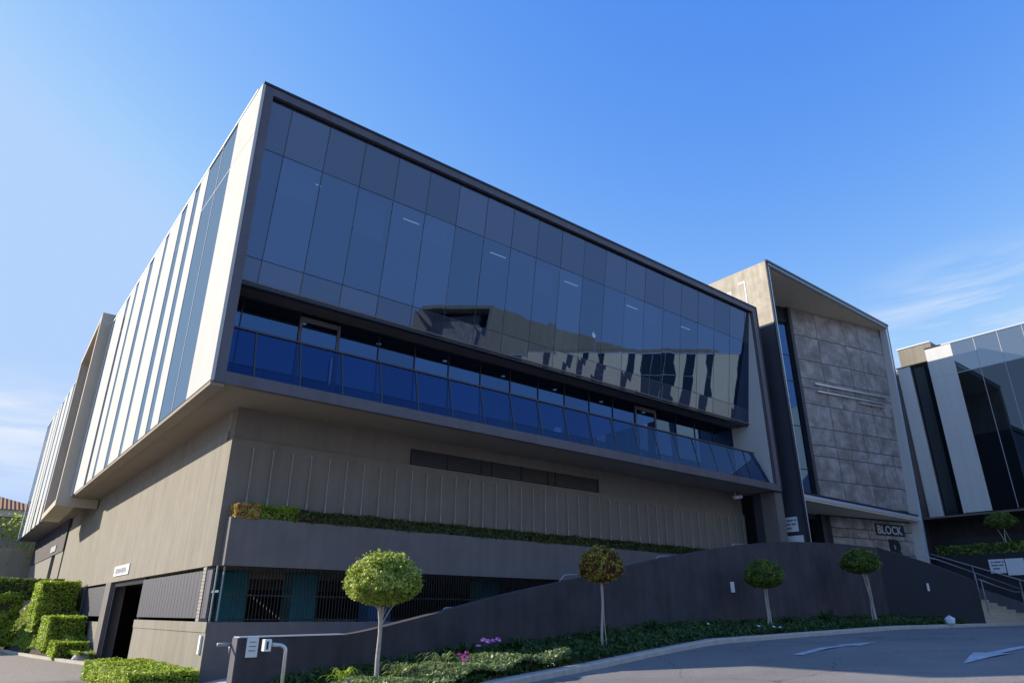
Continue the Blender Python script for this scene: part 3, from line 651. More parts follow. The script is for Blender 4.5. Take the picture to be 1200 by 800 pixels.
box('body', M['plaster_dark_shade'], Cb, CX + .34, -27, 7.0, 66, 17.5, 16.18)
box('upper_body', M['plaster_dark_shade'], Cb, CX + .11, -26.9, 16.18, 60, 14.84, 16.98)
box('rooftop_wall', M['plaster'], Cb, 46.0, 14.9, 16.2, 60, 16.9, 17.9)
box('rooftop_cap', M['trim_l'], Cb, 45.95, 14.9, 17.9, 60, 16.95, 17.98)
box('soffit', M['plaster_dark_shade'], Cb, CX, -27, 6.9, CX + 2.2, 17.5, 6.998)
box('ground_storey_wall', M['ramp'], Cb, CX + 1.9, -27, 1, 66, 17.5, 6.9)
box('ground_storey_band', M['navy'], Cb, CX + 1.8, -27, 3.5, CX + 1.9, 17.5, 5.9)
box('rooftop_parapet', M['plaster'], Cb, 50, -24, 16.9, 60, -3, 18.7)
# its portal tower seen in the reflections
Tc = thing('entrance_tower', 'portal tower of the neighbouring block seen mirrored in the blue glass', 'building')
t_ = MB(); t_.box(43.4, -31.0, 1, 66, -30.6, 22.6); t_.box(43.4, -49, 1, 66, -48.6, 23.4)
t_.hexa([(43.4, -48.6, 22.9), (66, -48.6, 22.9), (66, -31.0, 22.2), (43.4, -31.0, 22.2)], [(43.4, -48.6, 23.4), (66, -48.6, 23.4), (66, -31.0, 22.6), (43.4, -31.0, 22.6)])
t_.build('portal_frame', M['plaster'], Tc)
box('stone_wall', M['tile'], Tc, 45.5, -44, 1, 46, -36, 22.2); box('window', M['glass_dk'], Tc, 46, -36, 1, 46.1, -31, 22.2); box('window', M['glass_dk'], Tc, 46, -48.6, 1, 46.1, -44, 22.8)
box('canopy', M['cream'], Tc, 43.5, -48.5, 8, 46, -31, 8.4)
box('rear_body', M['plaster_dark_shade'], Tc, 46.2, -48.5, 1, 66, -31.1, 21.8)

box('link_wall', M['ramp'], Cb, 41.35, 17.3, 1, 46.6, 17.49, 7.95)
ds = thing('satellite_dish', 'white satellite dish on the neighbouring roof, mirrored in the front glass', 'dish')
mb = MB(); c_ = Vector((46.0, -14.6, 19.1)); ax = Vector((-.6, .75, .28)).normalized(); u_ = ax.cross(Vector((0, 0, 1))).normalized(); v_ = u_.cross(ax)
rings = []
for k in range(6):
    rr_ = .45 * k / 5; rings.append([c_ + ax * (.22 * (k / 5) ** 2) + (u_ * math.cos(a_) + v_ * math.sin(a_)) * rr_ for a_ in [2 * math.pi * j / 24 for j in range(24)]])
for k in range(5):
    for j in range(24): mb.quad(rings[k][j], rings[k][(j + 1) % 24], rings[k + 1][(j + 1) % 24], rings[k + 1][j])
o = mb.build('dish', M['lampdisc'], ds); bm = bmesh.new(); bm.from_mesh(o.data); bmesh.ops.remove_doubles(bm, verts=bm.verts, dist=1e-4); bm.to_mesh(o.data); bm.free()
MB().tube([(46.1, -14.7, 16.98), (46.1, -14.7, 19.05)], .05).build('mast', M['steel_w'], ds); MB().tube([tuple(c_), tuple(c_ + ax * .75)], .02).build('feed_arm', M['steel_w'], ds)
# planter wall in front of block C
pw = thing('planter_wall', 'low black planter wall below the neighbouring block beside the steps', 'wall')
MB().hexa([(43.5, -10, 1.0), (43.7, -10, 1.0), (43.7, 16.4, 1.0), (43.5, 16.4, 1.0)], [(43.5, -10, 4.9), (43.7, -10, 4.9), (43.7, 16.4, 4.7), (43.5, 16.4, 4.7)]).build('wall', M['ramp_black'], pw)
box('planter_soil', M['soil'], pw, 43.7, -10, 1.0, 46.3, 16.4, 4.6)
notice('notice_board', 'white notice with three dark lines of text on the black planter wall', (43.47, 13.85, 3.72), (0, -1, 0), .72, .70, ['- --- -', '--- --', ' ---'], .13)
t = thing('notice_board', 'larger pale blue notice overlapping the white notice on the planter wall', 'sign')
MB().hexa([(43.44, 13.08, 3.60), (43.44, 12.25, 3.60), (43.465, 12.25, 3.60), (43.465, 13.08, 3.60)], [(43.44, 13.08, 4.42), (43.44, 12.25, 4.42), (43.465, 12.25, 4.42), (43.465, 13.08, 4.42)]).build('board', M['signw'], t)
for k in range(5): pass

# ================================================================== ramp wall, steps, landing
def wallpath(path, th, name, m, parent, z0=0.0):
    # path: (x, y, ztop); thickness towards +Y side
    P = [Vector((x, y, 0)) for x, y, z in path]; nrm = []
    for i in range(len(P)):
        d = (P[min(i + 1, len(P) - 1)] - P[max(i - 1, 0)]).normalized(); nrm.append(Vector((-d.y, d.x, 0)))
    mb = MB(); n = len(P)
    for i, (x, y, z) in enumerate(path):
        q = P[i] + nrm[i] * th; mb.v += [(x, y, z0), (x, y, z), (q.x, q.y, z), (q.x, q.y, z0)]
    for i in range(n - 1):
        a = i * 4; b = a + 4
        for k in range(3): mb.f.append((a + k, b + k, b + k + 1, a + k + 1))
    mb.f.append((0, 1, 2, 3)); a = (n - 1) * 4; mb.f.append((a + 3, a + 2, a + 1, a))
    return mb.build(name, m, parent)
def smoothpath(ctrl, n=10):
    out = []; c = [Vector(p) for p in ctrl]
    for i in range(len(c) - 1):
        p0 = c[max(i - 1, 0)]; p1 = c[i]; p2 = c[i + 1]; p3 = c[min(i + 2, len(c) - 1)]
        for k in range(n):
            t = k / n; out.append(.5 * ((2 * p1) + (p2 - p0) * t + (2 * p0 - 5 * p1 + 4 * p2 - p3) * t * t + (3 * p1 - p0 - 3 * p2 + p3) * t ** 3))
    out.append(c[-1]); return [tuple(p) for p in out]
RW = thing('ramp_wall', 'curved charcoal retaining wall of the access ramp behind the flower bed', 'wall')
flat = [(4.28, 13.0, 1.21), (6.25, 13.0, 1.235)]
curve = smoothpath([(6.25, 13.0, 1.235), (6.9, 13.05, 1.33), (8.65, 13.25, 1.665), (10.9, 13.5, 2.115), (13.9, 13.7, 2.64), (17.8, 13.88, 3.36), (22.3, 13.75, 3.98), (26.6, 13.8, 4.24), (29.1, 14.0, 4.32), (32.1, 14.4, 4.41)], 8)
wallpath(flat + curve[1:], .26, 'wall', M['ramp'], RW)
wallpath([(32.1, 14.4, 4.42), (33.9, 13.0, 3.72), (35.1, 12.05, 3.12), (35.45, 11.95, 3.06)], .3, 'stair_side_wall', M['ramp_black'], RW)
box('sunlit_end_face', M['frame_grey'], RW, 4.255, 13.0, 0, 4.278, 13.26, 1.21)  # paler sheet added so the end of the charcoal wall looks sunlit
# pale coping on top
def coping(path, name, m, w_=.26, h=.018, off=0.0):
    P = [Vector((x, y, 0)) for x, y, z in path]; mb = MB()
    for i in range(len(path) - 1):
        a, b = P[i], P[i + 1]; d = (b - a).normalized(); n = Vector((-d.y, d.x, 0)); za, z2 = path[i][2] + .003, path[i + 1][2] + .003
        f_ = [a - n * .015, b - n * .015, b + n * (w_ + .015), a + n * (w_ + .015)]
        zz = [za, z2, z2, za]; mb.hexa([(q.x, q.y, s) for q, s in zip(f_, zz)], [(q.x, q.y, s + h) for q, s in zip(f_, zz)])
    mb.build(name, m, RW)
coping(flat, 'coping', M['trim_l'])
coping([(32.1, 14.4, 4.42), (33.9, 13.0, 3.72), (35.1, 12.05, 3.12)], 'coping', M['frame_grey'], .3)
for px, pz, lab in ((18.66, 2.30, 'x'), (33.1, 2.72, 'y')):
    pass
def steplight(x, z):
    i = min(range(len(curve)), key=lambda k: abs(curve[k][0] - x)); y = curve[i][1]
    if x > 32.1: y = 14.4 - (x - 32.1) * .778
    MB().box(x - .09, y - .03, z, x + .09, y + .01, z + .32).build('step_light', M['lampdisc'], RW)
steplight(20.1, 2.30); steplight(33.6, 2.62)
# ramp floor and landing
rp_ = thing('access_ramp', 'sloping concrete ramp and entrance landing behind the charcoal wall', 'ramp')
grid(list(np.linspace(4.9, 27.5, 24)), [14.3, 15.5, 17.45], lambda x, y: .15 + (x - 4.9) * .146).build('ramp_floor', M['kerb'], rp_)
MB().hexa([(27.5, 14.35, 1), (32.0, 14.8, 1), (35.6, 17.1, 1), (44.5, 17.1, 1), (44.5, 18.5, 1), (27.5, 18.5, 1)], [(27.5, 14.35, 3.55), (32.0, 14.8, 3.55), (35.6, 17.1, 3.55), (44.5, 17.1, 3.55), (44.5, 18.5, 3.55), (27.5, 18.5, 3.55)]).build('landing', M['stone'], rp_)
ST = thing('steps', 'pale stone entrance steps rising from the kerb at the right of the ramp wall', 'stairs')
n = 14
for k in range(n):
    y0 = 12.0 + k * .365; z = 1.30 + (k + 1) * .16
    xa = 35.5 if k < 2 else 35.5 - (k - 1.5) * .25
    MB().box(xa, y0, 1.0, 43.49, y0 + .365, z).build('step', M['stone'], ST, bevel=.012)
sr = MB(); sr.hexa([(43.2, 11.9, 1.2), (43.48, 11.9, 1.2), (43.48, 17.1, 1.2), (43.2, 17.1, 1.2)], [(43.2, 11.9, 1.95), (43.48, 11.9, 1.95), (43.48, 17.1, 4.05), (43.2, 17.1, 4.05)]); sr.build('stringer', M['frame_grey'], ST)
def rail(name, label, pts, posts, r=.028, group=None):
    t = thing(name, label, 'handrail', group); MB().tube(pts, r).build('rail', M['steel_w'], t, smooth=True)
    for a, b in posts: MB().tube([a, b], r * .85).build('post', M['steel_w'], t, smooth=True)
    return t
rail('handrail', 'long steel handrail along the planter wall side of the steps', [(43.25, 18.0, 5.0), (43.25, 16.9, 5.0), (43.25, 11.9, 3.1)], [((43.25, y, 1.9 + (y - 12) * .40), (43.25, y, 3.1 + (y - 11.9) * .38)) for y in (12.6, 14.6, 16.6)])
rail('handrail', 'long steel handrail rising beside the sloping black stair wall to the tower', [(36.2, 14.2, 4.25), (37.0, 13.9, 4.12), (41.6, 12.1, 2.84)], [((38.9, 13.1, 2.3), (38.9, 13.1, 3.55))])
rail('handrail', 'short lower steel handrail with two posts standing on the first steps', [(38.6, 12.9, 3.25), (40.0, 12.6, 2.95), (41.6, 12.45, 2.74), (42.1, 12.3, 2.74)], [((42.1, 12.3, 1.45), (42.1, 12.3, 2.74)), ((38.75, 12.85, 1.8), (38.75, 12.85, 3.2))])
# ramp handrails showing above the wall
sp = [((485, 408, 505), 8.5), ]
for (x, z, lab) in ((9.2, 1.62, 'first and lowest bent handrail end above the charcoal ramp wall, by the parking grille'),
                    (13.0, 2.48, 'second bent handrail end above the ramp wall, left of the variegated tree'),
                    (16.9, 3.16, 'third bent handrail end above the ramp wall, right of the variegated tree'),
                    (20.9, 3.76, 'highest bent handrail end above the ramp wall, right of the round clipped tree')):
    rail('ramp_handrail', lab, [(x - .30, 14.2, z - .22), (x + .10, 14.2, z + .12), (x + .75, 14.2, z + .15)], [((x + .68, 14.2, z + .13), (x + .68, 14.2, z - .9))], .022, 'handrail ends above the ramp wall')
rail('handrail', 'short steel rail stub projecting left from the end of the low ramp wall', [(4.02, 13.3, 1.10), (4.35, 13.3, 1.10)], [((4.25, 13.3, 1.1), (4.25, 13.3, .95))], .03)

# wall mounted box sign on the ramp wall and intercom post
t = thing('wall_sign', 'small cream notice plate fixed near the top of the low ramp wall', 'sign')
MB().box(4.42, 12.965, .90, 4.62, 12.99, 1.22).build('plate', M['lampglass'], t); 
mb = MB()
for k in range(3): mb.box(4.46, 12.958, 1.14 - k * .07, 4.58, 12.964, 1.15 - k * .07)
mb.build('print_line', M['signt'], t)
t = thing('intercom_post', 'bent steel gooseneck post carrying a small cream intercom box', 'intercom')
gp = [(4.42, 11.17, .1), (4.42, 11.17, 1.07)] + [(4.42 - .11 * (1 - math.cos(a)), 11.17 + .03 * (1 - math.cos(a)), 1.07 + .09 * math.sin(a)) for a in (.4, .8, 1.2, 1.57)] + [(4.19, 11.24, 1.165)]
MB().tube(gp, .03, 10).build('post', M['steel'], t, smooth=True)
MB().box(4.08, 11.18, 1.07, 4.19, 11.30, 1.24).build('box', M['lampglass'], t, bevel=.01); MB().box(4.11, 11.173, 1.10, 4.14, 11.179, 1.21).build('slot', M['trim'], t)
# boulder-like white floodlight at the foot of the black wall
def icos(name, m, loc, r, sc=(1, 1, 1), parent=None, sub=2, seed=0, jit=0):
    bm = bmesh.new(); bmesh.ops.create_icosphere(bm, subdivisions=sub, radius=r); rr = random.Random(seed)
    for v in bm.verts: v.co = Vector((v.co.x * sc[0], v.co.y * sc[1], v.co.z * sc[2])) * (1 + rr.uniform(-jit, jit))
    me = bpy.data.meshes.new(name); bm.to_mesh(me); bm.free(); me.materials.append(m); o = bpy.data.objects.new(name, me); C.objects.link(o); o.location = loc
    if parent: o.parent = parent
    return o
tag(icos('painted_rock', M['signw'], (31.2, 11.75, 1.45), .25, (1, .8, .8), sub=1, jit=.04), 'white painted faceted rock at the foot of the black stair wall', 'rock')
tag(icos('rock', M['kerb'], (4.15, 11.6, .45), .2, (1.5, 1, .6), sub=2, jit=.08), 'grey rock among the plants below the intercom post', 'rock')
# security camera
t = thing('security_camera', 'small white security camera hanging under the glass box near the tower', 'camera')
MB().tube([(26.3, 17.55, 6.45), (26.3, 17.4, 6.5), (26.3, 17.4, 6.62)], .03).build('bracket', M['steel_w'], t)
MB().tube([(26.1, 17.35, 6.36), (26.5, 17.25, 6.42)], .08, 12).build('housing', M['signw'], t)
# sign above the parking entrance
t = thing('wall_sign', 'white name plate on the taupe wall above the parking entrance', 'sign')
MB().box(XS - .03, 27.45, 2.86, XS - .004, 30.0, 3.20).build('board', M['signw'], t)
strokes(t, Vector((XS - .03, 30.0, 2.86)), Vector((0, -1, 0)), Vector((-1, 0, 0)), 2.55, .09, .26, '---- ----').data.materials[0] = M['ceil']
t = thing('wall_sign', 'small pale sign on the dark band above the far side door', 'sign')
MB().box(XS - .08, 50.2, 5.05, XS - .045, 52.6, 5.4).build('board', M['ceil'], t)
t = thing('wall_lamp', 'narrow vertical white lamp on the sill wall beside the parking entrance', 'lamp')
MB().box(XS - .05, 17.62, .75, XS - .003, 17.74, 1.14).build('diffuser', M['lampdisc'], t)
# entrance fittings
t = thing('bollard', 'bent steel hoop bollard inside the parking entrance', 'bollard'); MB().tube([(5.35, 26.2, 0), (5.35, 26.2, .5), (5.35, 26.05, .58), (5.35, 25.9, .5), (5.35, 25.9, 0)], .03).build('hoop', M['steel'], t, smooth=True)
tag(icos('rock', M['kerb'], (4.6, 30.3, .1), .3, (1.2, 1, .8), sub=2, jit=.06), 'rounded pale kerb stone at the foot of the brown entrance pier', 'rock')
# parked car inside
def car(x, y, z, rot, label):
    t = thing('parked_car', label, 'car', loc=(x, y, z)); t.rotation_euler = (0, 0, rot)
    prof = [(-2.1, .35), (-2.15, .7), (-1.9, .92), (-1.2, 1.0), (-.6, 1.42), (.9, 1.45), (1.6, 1.05), (2.1, .95), (2.2, .6), (2.15, .35)]
    MB().hexa([(u, -.85, v) for u, v in prof], [(u, .85, v) for u, v in prof]).build('body', M['carpaint'], t, bevel=.05)
    for s in (-.86, .86): MB().hexa([(-1.1, s, 1.0), (-.55, s, 1.36), (.85, s, 1.38), (1.4, s, 1.02)], [(-1.1, s * 1.004, 1.0), (-.55, s * 1.004, 1.36), (.85, s * 1.004, 1.38), (1.4, s * 1.004, 1.02)]).build('window', M['glass_dk'], t)
    for u in (-1.35, 1.4):
        for s in (-.8, .8): MB().tube([(u, s - .1, .32), (u, s + .1, .32)], .32, 18).build('wheel', M['tyre'], t)
    for s in (-.6, .6): MB().box(-2.2, s - .2, .68, -2.1, s + .2, .84).build('headlight', M['lampglass'], t)
car(9.4, 21.0, .9, R(75), 'silver car parked behind the grille of the lower parking level')
for o in list(bpy.data.objects):
    if o.name.startswith('parked_car'): o.location.z = .03

# ================================================================== vegetation
def leaves(name, pts, nrm, size, m, parent=None, seed=1, up=.3, aspect=1.7, flat=.6):
    """small bent leaf faces at pts; oriented round nrm"""
    rg_ = np.random.default_rng(seed); n = len(pts); pts = np.asarray(pts, float); nrm = np.asarray(nrm, float)
    nn = nrm * flat + rg_.normal(size=(n, 3)) * (1 - flat) + np.array([0, 0, up]) * .5; nn /= np.linalg.norm(nn, axis=1)[:, None] + 1e-9
    t = rg_.normal(size=(n, 3)); t -= (t * nn).sum(1)[:, None] * nn; t /= np.linalg.norm(t, axis=1)[:, None] + 1e-9
    b = np.cross(nn, t); s = size * rg_.uniform(.6, 1.3, n)[:, None]
    L_ = t * s * aspect; W = b * s
    v = np.stack([pts - L_ * .5, pts + W * .5 - nn * s * .12, pts + L_ * .5, pts - W * .5 - nn * s * .12], 1).reshape(-1, 3)
    me = bpy.data.meshes.new(name); me.vertices.add(4 * n); me.vertices.foreach_set('co', v.ravel())
    me.loops.add(4 * n); me.loops.foreach_set('vertex_index', np.arange(4 * n, dtype=np.int32)); me.polygons.add(n)
    me.polygons.foreach_set('loop_start', np.arange(0, 4 * n, 4, dtype=np.int32)); me.polygons.foreach_set('loop_total', np.full(n, 4, dtype=np.int32))
    me.materials.append(m); me.update(); me.validate(); o = bpy.data.objects.new(name, me); C.objects.link(o)
    if parent: o.parent = parent
    return o
def lump(p, seed, amp, fr=2.2):
    a = np.sin(p[:, 0] * fr + seed) * np.sin(p[:, 1] * fr * 1.3 + seed * 2.1) * np.sin(p[:, 2] * fr * 1.1 + seed * .7) + .5 * np.sin(p[:, 0] * fr * 2.7 + seed * 3) * np.sin(p[:, 2] * fr * 2.3 + p[:, 1] * fr * 2.2)
    return 1 + amp * a
def clipped_tree(label, base, height, cw, ch, m, bark, seed, stems, lean=(0, 0), nleaf=9000, lsize=.036, group='clipped ball trees in the bed along the ramp wall'):
    t = thing('clipped_tree', label, 'tree', group, loc=base); rg_ = np.random.default_rng(seed)
    rad = cw / 2; zc = height - ch * .64; TOPZ, BOTZ = ch * .64, ch * .34; off = np.array([lean[0], lean[1], zc])
    def shell(n, lo, pw, lumps=True):
        d = rg_.normal(size=(n, 3)); d[:, 2] += .15; d /= np.linalg.norm(d, axis=1)[:, None]
        rr = np.clip(rg_.power(pw, n), lo, 1)[:, None]; p = d * rr
        if lumps: p = p * lump(d * 2.2, seed, .075)[:, None] * lump(d * 6, seed + 3, .06)[:, None] * lump(d * 15, seed + 5, .03)[:, None]
        flat = np.where(d[:, 2] > 0, 1.0, 1 - .12 * np.abs(d[:, 2])); p[:, 0] *= rad * flat; p[:, 1] *= rad * flat; p[:, 2] *= np.where(p[:, 2] > 0, TOPZ, BOTZ)
        return p, d
    p1, d1 = shell(nleaf, .45, 7)
    gap = np.sin(d1[:, 0] * 11 + seed) * np.sin(d1[:, 1] * 12 + seed) * np.sin(d1[:, 2] * 10 + 2 * seed); keep = gap < .42; p1, d1 = p1[keep], d1[keep]
    k = 170; d2 = rg_.normal(size=(k, 3)); d2[:, 2] = abs(d2[:, 2]); d2 /= np.linalg.norm(d2, axis=1)[:, None]; p2 = d2 * rg_.uniform(1.0, 1.13, k)[:, None] * np.array([rad, rad, TOPZ])
    p3, d3 = shell(nleaf // 2, .2, 3)
    leaves('crown', np.concatenate([p1, p2, p3]) + off, np.concatenate([d1, d2, d3]), lsize, m, t, seed, .3, 1.5, .38)
    tk = MB()
    for (x0, y0, split, x1, y1, r) in stems:
        zt = height - ch * .80; pts = []
        for k in range(9):
            u = k / 8; w_ = max(0, (u - split) / (1 - split)) if u > split else 0
            pts.append((x0 * (1 - u) + (x1 * w_ ** 1.2) + .012 * math.sin(u * 9 + seed + x0 * 30), y0 * (1 - u) + y1 * w_ ** 1.2 + .012 * math.cos(u * 7 + seed), u * (zt + .15)))
        tk.tube(pts, r, 8, r * .6)
    tk.build('trunk', bark, t, smooth=True)
    return t
V = Vector
clipped_tree('bright green clipped ball tree in sunlight at the left end of the flower bed', (6.2, 11.5, .50), 2.14, 1.36, .92, M['leaf1'], M['bark_pale'], 3,
             [(0, 0, .55, -.10, 0, .045), (.01, 0, .55, .09, .05, .036), (.02, 0, .58, .46, -.05, .015), (.02, .02, .62, .36, .15, .014), (-.01, 0, .70, -.46, 0, .015)], nleaf=13000)
clipped_tree('small clipped tree with mixed purple and yellow-green leaves, second from left', (12.2, 11.95, .93), 2.20, 1.06, .84, M['leaf2'], M['bark_pale'], 5, [(-.05, 0, .6, 0, 0, .032), (.07, 0, .9, .05, 0, .014), (-.03, 0, .6, .08, .02, .02)], nleaf=8000)
clipped_tree('dark green clipped ball tree on two pale stems, third from left', (19.9, 12.5, 1.16), 2.05, 1.18, .84, M['leaf3'], M['bark_pale'], 8, [(-.10, 0, .8, -.06, 0, .035), (.07, 0, .5, .16, 0, .035), (.05, .02, .6, .3, 0, .02)], nleaf=9000)
clipped_tree('dark green clipped ball tree before the black stair wall with three thin leaning stems', (26.3, 12.35, 1.34), 2.54, 1.34, .86, M['leaf3'], M['bark_pale'], 11, [(.05, 0, .25, -.42, 0, .032), (.14, 0, .45, -.12, .05, .036), (.30, .05, .5, .06, .05, .02), (-.02, .05, .7, .12, 0, .02)], lean=(-.15, 0.1), nleaf=9000, lsize=.042)
clipped_tree('clipped ball tree in the planter of the neighbouring block beside the white panel', (44.1, 13.0, 4.6), 2.25, 1.5, .85, M['leaf3'], M['bark_pale'], 14, [(0, 0, .5, .1, -.1, .04), (0, .15, .5, 0, .4, .025), (0, -.4, .9, 0, -.1, .02)], nleaf=6000, lsize=.05, group='clipped ball trees in the planter')

def hedge(name, label, x0, y0, z0, x1, y1, z1, m, dens=900, seed=1, lsize=.05, amp=.05, group=None, fine=True, core=None):
    rg_ = np.random.default_rng(seed); fs = []
    A = [('x', x0, -1), ('x', x1, 1), ('y', y0, -1), ('y', y1, 1), ('z', z1, 1)]; P = []; Nn = []
    for ax, v, s in A:
        if ax == 'x': ar = (y1 - y0) * (z1 - z0)
        elif ax == 'y': ar = (x1 - x0) * (z1 - z0)
        else: ar = (x1 - x0) * (y1 - y0)
        n = int(ar * dens) + 5; a = rg_.uniform(0, 1, n); b = rg_.uniform(0, 1, n); depth = rg_.exponential(.05, n)
        if ax == 'x': p = np.stack([np.full(n, v) - s * depth, y0 + a * (y1 - y0), z0 + b * (z1 - z0)], 1); nv = (s, 0, 0)
        elif ax == 'y': p = np.stack([x0 + a * (x1 - x0), np.full(n, v) - s * depth, z0 + b * (z1 - z0)], 1); nv = (0, s, 0)
        else: p = np.stack([x0 + a * (x1 - x0), y0 + b * (y1 - y0), np.full(n, v) - s * depth], 1); nv = (0, 0, s)
        P.append(p); Nn.append(np.tile(nv, (n, 1)))
    P = np.concatenate(P); Nn = np.concatenate(Nn).astype(float); c = np.array([(x0 + x1) / 2, (y0 + y1) / 2, (z0 + z1) / 2])
    P += Nn * ((lump(P, seed, amp, 2.4) - 1) + (lump(P, seed + 5, amp * .5, 7) - 1))[:, None] * 1.0
    t = thing(name, label, 'hedge', group); leaves('foliage', P, Nn, lsize, m, t, seed)
    ins = .09; MB().box(x0 + ins, y0 + ins, z0, x1 - ins, y1 - ins, z1 - ins).build('branches', core or M['leafcore'], t)
    return t
M['leafcore'] = textured('inner twigs', (.045, .055, .02), .4, 9, 1, .9, 20)
# planter hedge on the band; its left end gets sunlight through brighter leaf colours
hd = hedge('planter_hedge', 'long low hedge spilling along the top of the planter band under the cables', 6.7, 17.44, 3.78, 27.0, 17.76, 4.10, M['leafp'], 1500, 21, .045, .045)
hedge('planter_hedge', 'stretch of planter hedge in brighter green as if sunlit, just right of the orange end', 5.62, 17.42, 3.80, 6.85, 17.77, 4.15, M['leafh'], 2200, 24, .04, .08)
hedge('planter_hedge', 'orange and yellow end of the planter hedge, coloured as if sunlit, at the building corner', 5.20, 17.40, 3.78, 5.80, 17.78, 4.12, M['leaf_sunlit'], 2600, 22, .038, .09)
hedge('planter_hedge', 'dark clipped hedge on the planter wall of the neighbouring block', 43.6, 4, 4.4, 44.6, 16.3, 5.25, M['leaf3'], 260, 23, .09, .08)
# left side terraces
G = 'clipped hedge blocks stepping down beside the parking entrance'
hedge('hedge_block', 'tallest clipped hedge block, top of the steps beside the dark screen', 3.35, 36.0, .9, 4.75, 38.5, 2.86, M['leafh'], 520, 31, .075, .05, G)
hedge('hedge_block', 'middle clipped hedge block with a shaded front', 3.60, 33.0, .3, 4.85, 35.6, 1.48, M['leafh'], 620, 32, .07, .05, G)
hedge('hedge_block', 'lowest clipped hedge block next to the brown entrance pier', 3.75, 31.3, .0, 4.85, 32.7, .62, M['leafh'], 800, 33, .06, .04, G)
hedge('hedge_block', 'flat dark clipped hedge running behind the top of the planted bank', -6, 42.0, 2.2, 4.8, 43.0, 3.15, M['leaf3'], 330, 34, .09, .05, G)
hedge('hedge_block', 'bright clipped hedge above the mound at the left edge', 1.2, 40.6, .2, 3.05, 41.8, 2.35, M['leafh'], 500, 35, .085, .18, G)
hedge('low_hedge', 'bright yellow-green low clipped hedge beside the sunlit sill wall', 3.45, 17.0, -.45, 4.85, 22.5, .46, M['leafh'], 1100, 36, .045, .035)
# planted bank
BK = [(4.55, 28.2), (4.30, 29.5), (3.95, 31.5), (3.60, 34.0), (3.22, 37.0), (2.85, 41.0), (2.4, 46.0), (1.6, 52.0)]
def bkx(y): return float(np.interp(y, [q[1] for q in BK], [q[0] for q in BK]))
def bankz(x, y): return .10 + max(0, min(1.9, min((x - bkx(y) - .2) * 1.6, (y - 31.2) * .26)))
kind(grid(list(np.linspace(1.6, 4.95, 30)), list(np.linspace(29.5, 46, 40)), lambda x, y: bankz(x, y) if x > bkx(y) + .15 else -.15).build('planted_bank', M['soil'], smooth=True), 'structure')
rg_ = np.random.default_rng(77); P = []
while len(P) < 16000:
    y = rg_.uniform(30, 45); x = rg_.uniform(bkx(y) + .15, 4.9)
    P.append((x, y, bankz(x, y) + .26 * (.5 + .5 * math.sin(x * 5.3 + y) * math.sin(y * 1.9)) + rg_.uniform(0, .12)))
kind(leaves('bank_ground_cover', P, np.tile((-.3, -.3, 1.), (len(P), 1)), .065, M['leafh'], None, 78, .4), 'stuff', 'bright leafy ground cover on the bank at the left')
kerb(BK, .16, .1, 'drive_kerb', lambda x, y: 0.0)

# bed ground cover
rg_ = np.random.default_rng(5); Pg = []; Pv = []
def ry(x): return float(np.interp(x, [4, 6.9, 8.6, 10.9, 17.8, 26.6, 32.1, 35], [13.0, 13.05, 13.25, 13.5, 13.85, 13.75, 14.3, 12.1]))
while len(Pg) < 30000:
    x = 4.0 + 29.4 * rg_.uniform() ** 1.25; y0_ = ky(x) + .24; y1_ = ry(x) - .05; y = rg_.uniform(y0_, max(y0_ + .1, y1_))
    h = .10 + .10 * (.5 + .5 * math.sin(x * 3.1) * math.sin(y * 4.3 + x))
    Pg.append((x, y, zb(x, y) + rg_.uniform(0, 1) * h + (.10 * rg_.uniform() if y > y1_ - .5 else 0)))
nrm = np.tile((0, -.2, .6), (len(Pg), 1)) + rg_.normal(size=(len(Pg), 3)) * .5
kind(leaves('ground_cover', Pg, nrm, .055, M['leafg'], None, 6, 0, 2.6, .7), 'stuff', 'dark green ground cover filling the flower bed')
while len(Pv) < 14000:
    x = rg_.uniform(4.0, 10.3); y0_ = ky(x) + .22; y1_ = y0_ + 1.2 * (1 - max(0, (x - 8) / 2.6)); y = rg_.uniform(y0_, max(y1_, y0_ + .15))
    Pv.append((x, y, zb(x, y) + .10 + .12 * (.5 + .5 * math.sin(x * 4.1 + y * 2)) + rg_.uniform(0, .08)))
kind(leaves('variegated_ground_cover', Pv, np.tile((0, -.2, .8), (len(Pv), 1)) + rg_.normal(size=(len(Pv), 3)) * .5, .042, M['leafv'], None, 7, .2, 1.9, .7), 'stuff', 'pale variegated ground cover at the sunlit front of the bed')
# strappy plants
def strappy(label, x, y, r, h, n, m, seed, group):
    rr = random.Random(seed); mb = MB(); z = zb(x, y) + .02
    for k in range(n):
        a = rr.uniform(0, 2 * math.pi); ln = r * rr.uniform(.6, 1.15); hh = h * rr.uniform(.6, 1.1); wd = rr.uniform(.012, .022); d = V((math.cos(a), math.sin(a), 0)); s_ = V((-d.y, d.x, 0)); pv = None
        for i in range(6):
            u = i / 5; c = V((0, 0, 0)) + d * ln * u + V((0, 0, hh * (4 * u * (1 - u * .78)) * .62)); ww = wd * (1 - u ** 3)
            cur = (c - s_ * ww, c + s_ * ww)
            if pv: mb.quad(pv[0], pv[1], cur[1], cur[0])
            pv = cur
    # one island per blade: merge is done by shared index rebuild
    o = mb.build('strappy_plant', m); bm = bmesh.new(); bm.from_mesh(o.data); bmesh.ops.remove_doubles(bm, verts=bm.verts, dist=1e-5); bm.to_mesh(o.data); bm.free()
    o.location = (x, y, z); tag(o, label, 'plant', group)
gs = 'strappy leaved plants in the flower bed'
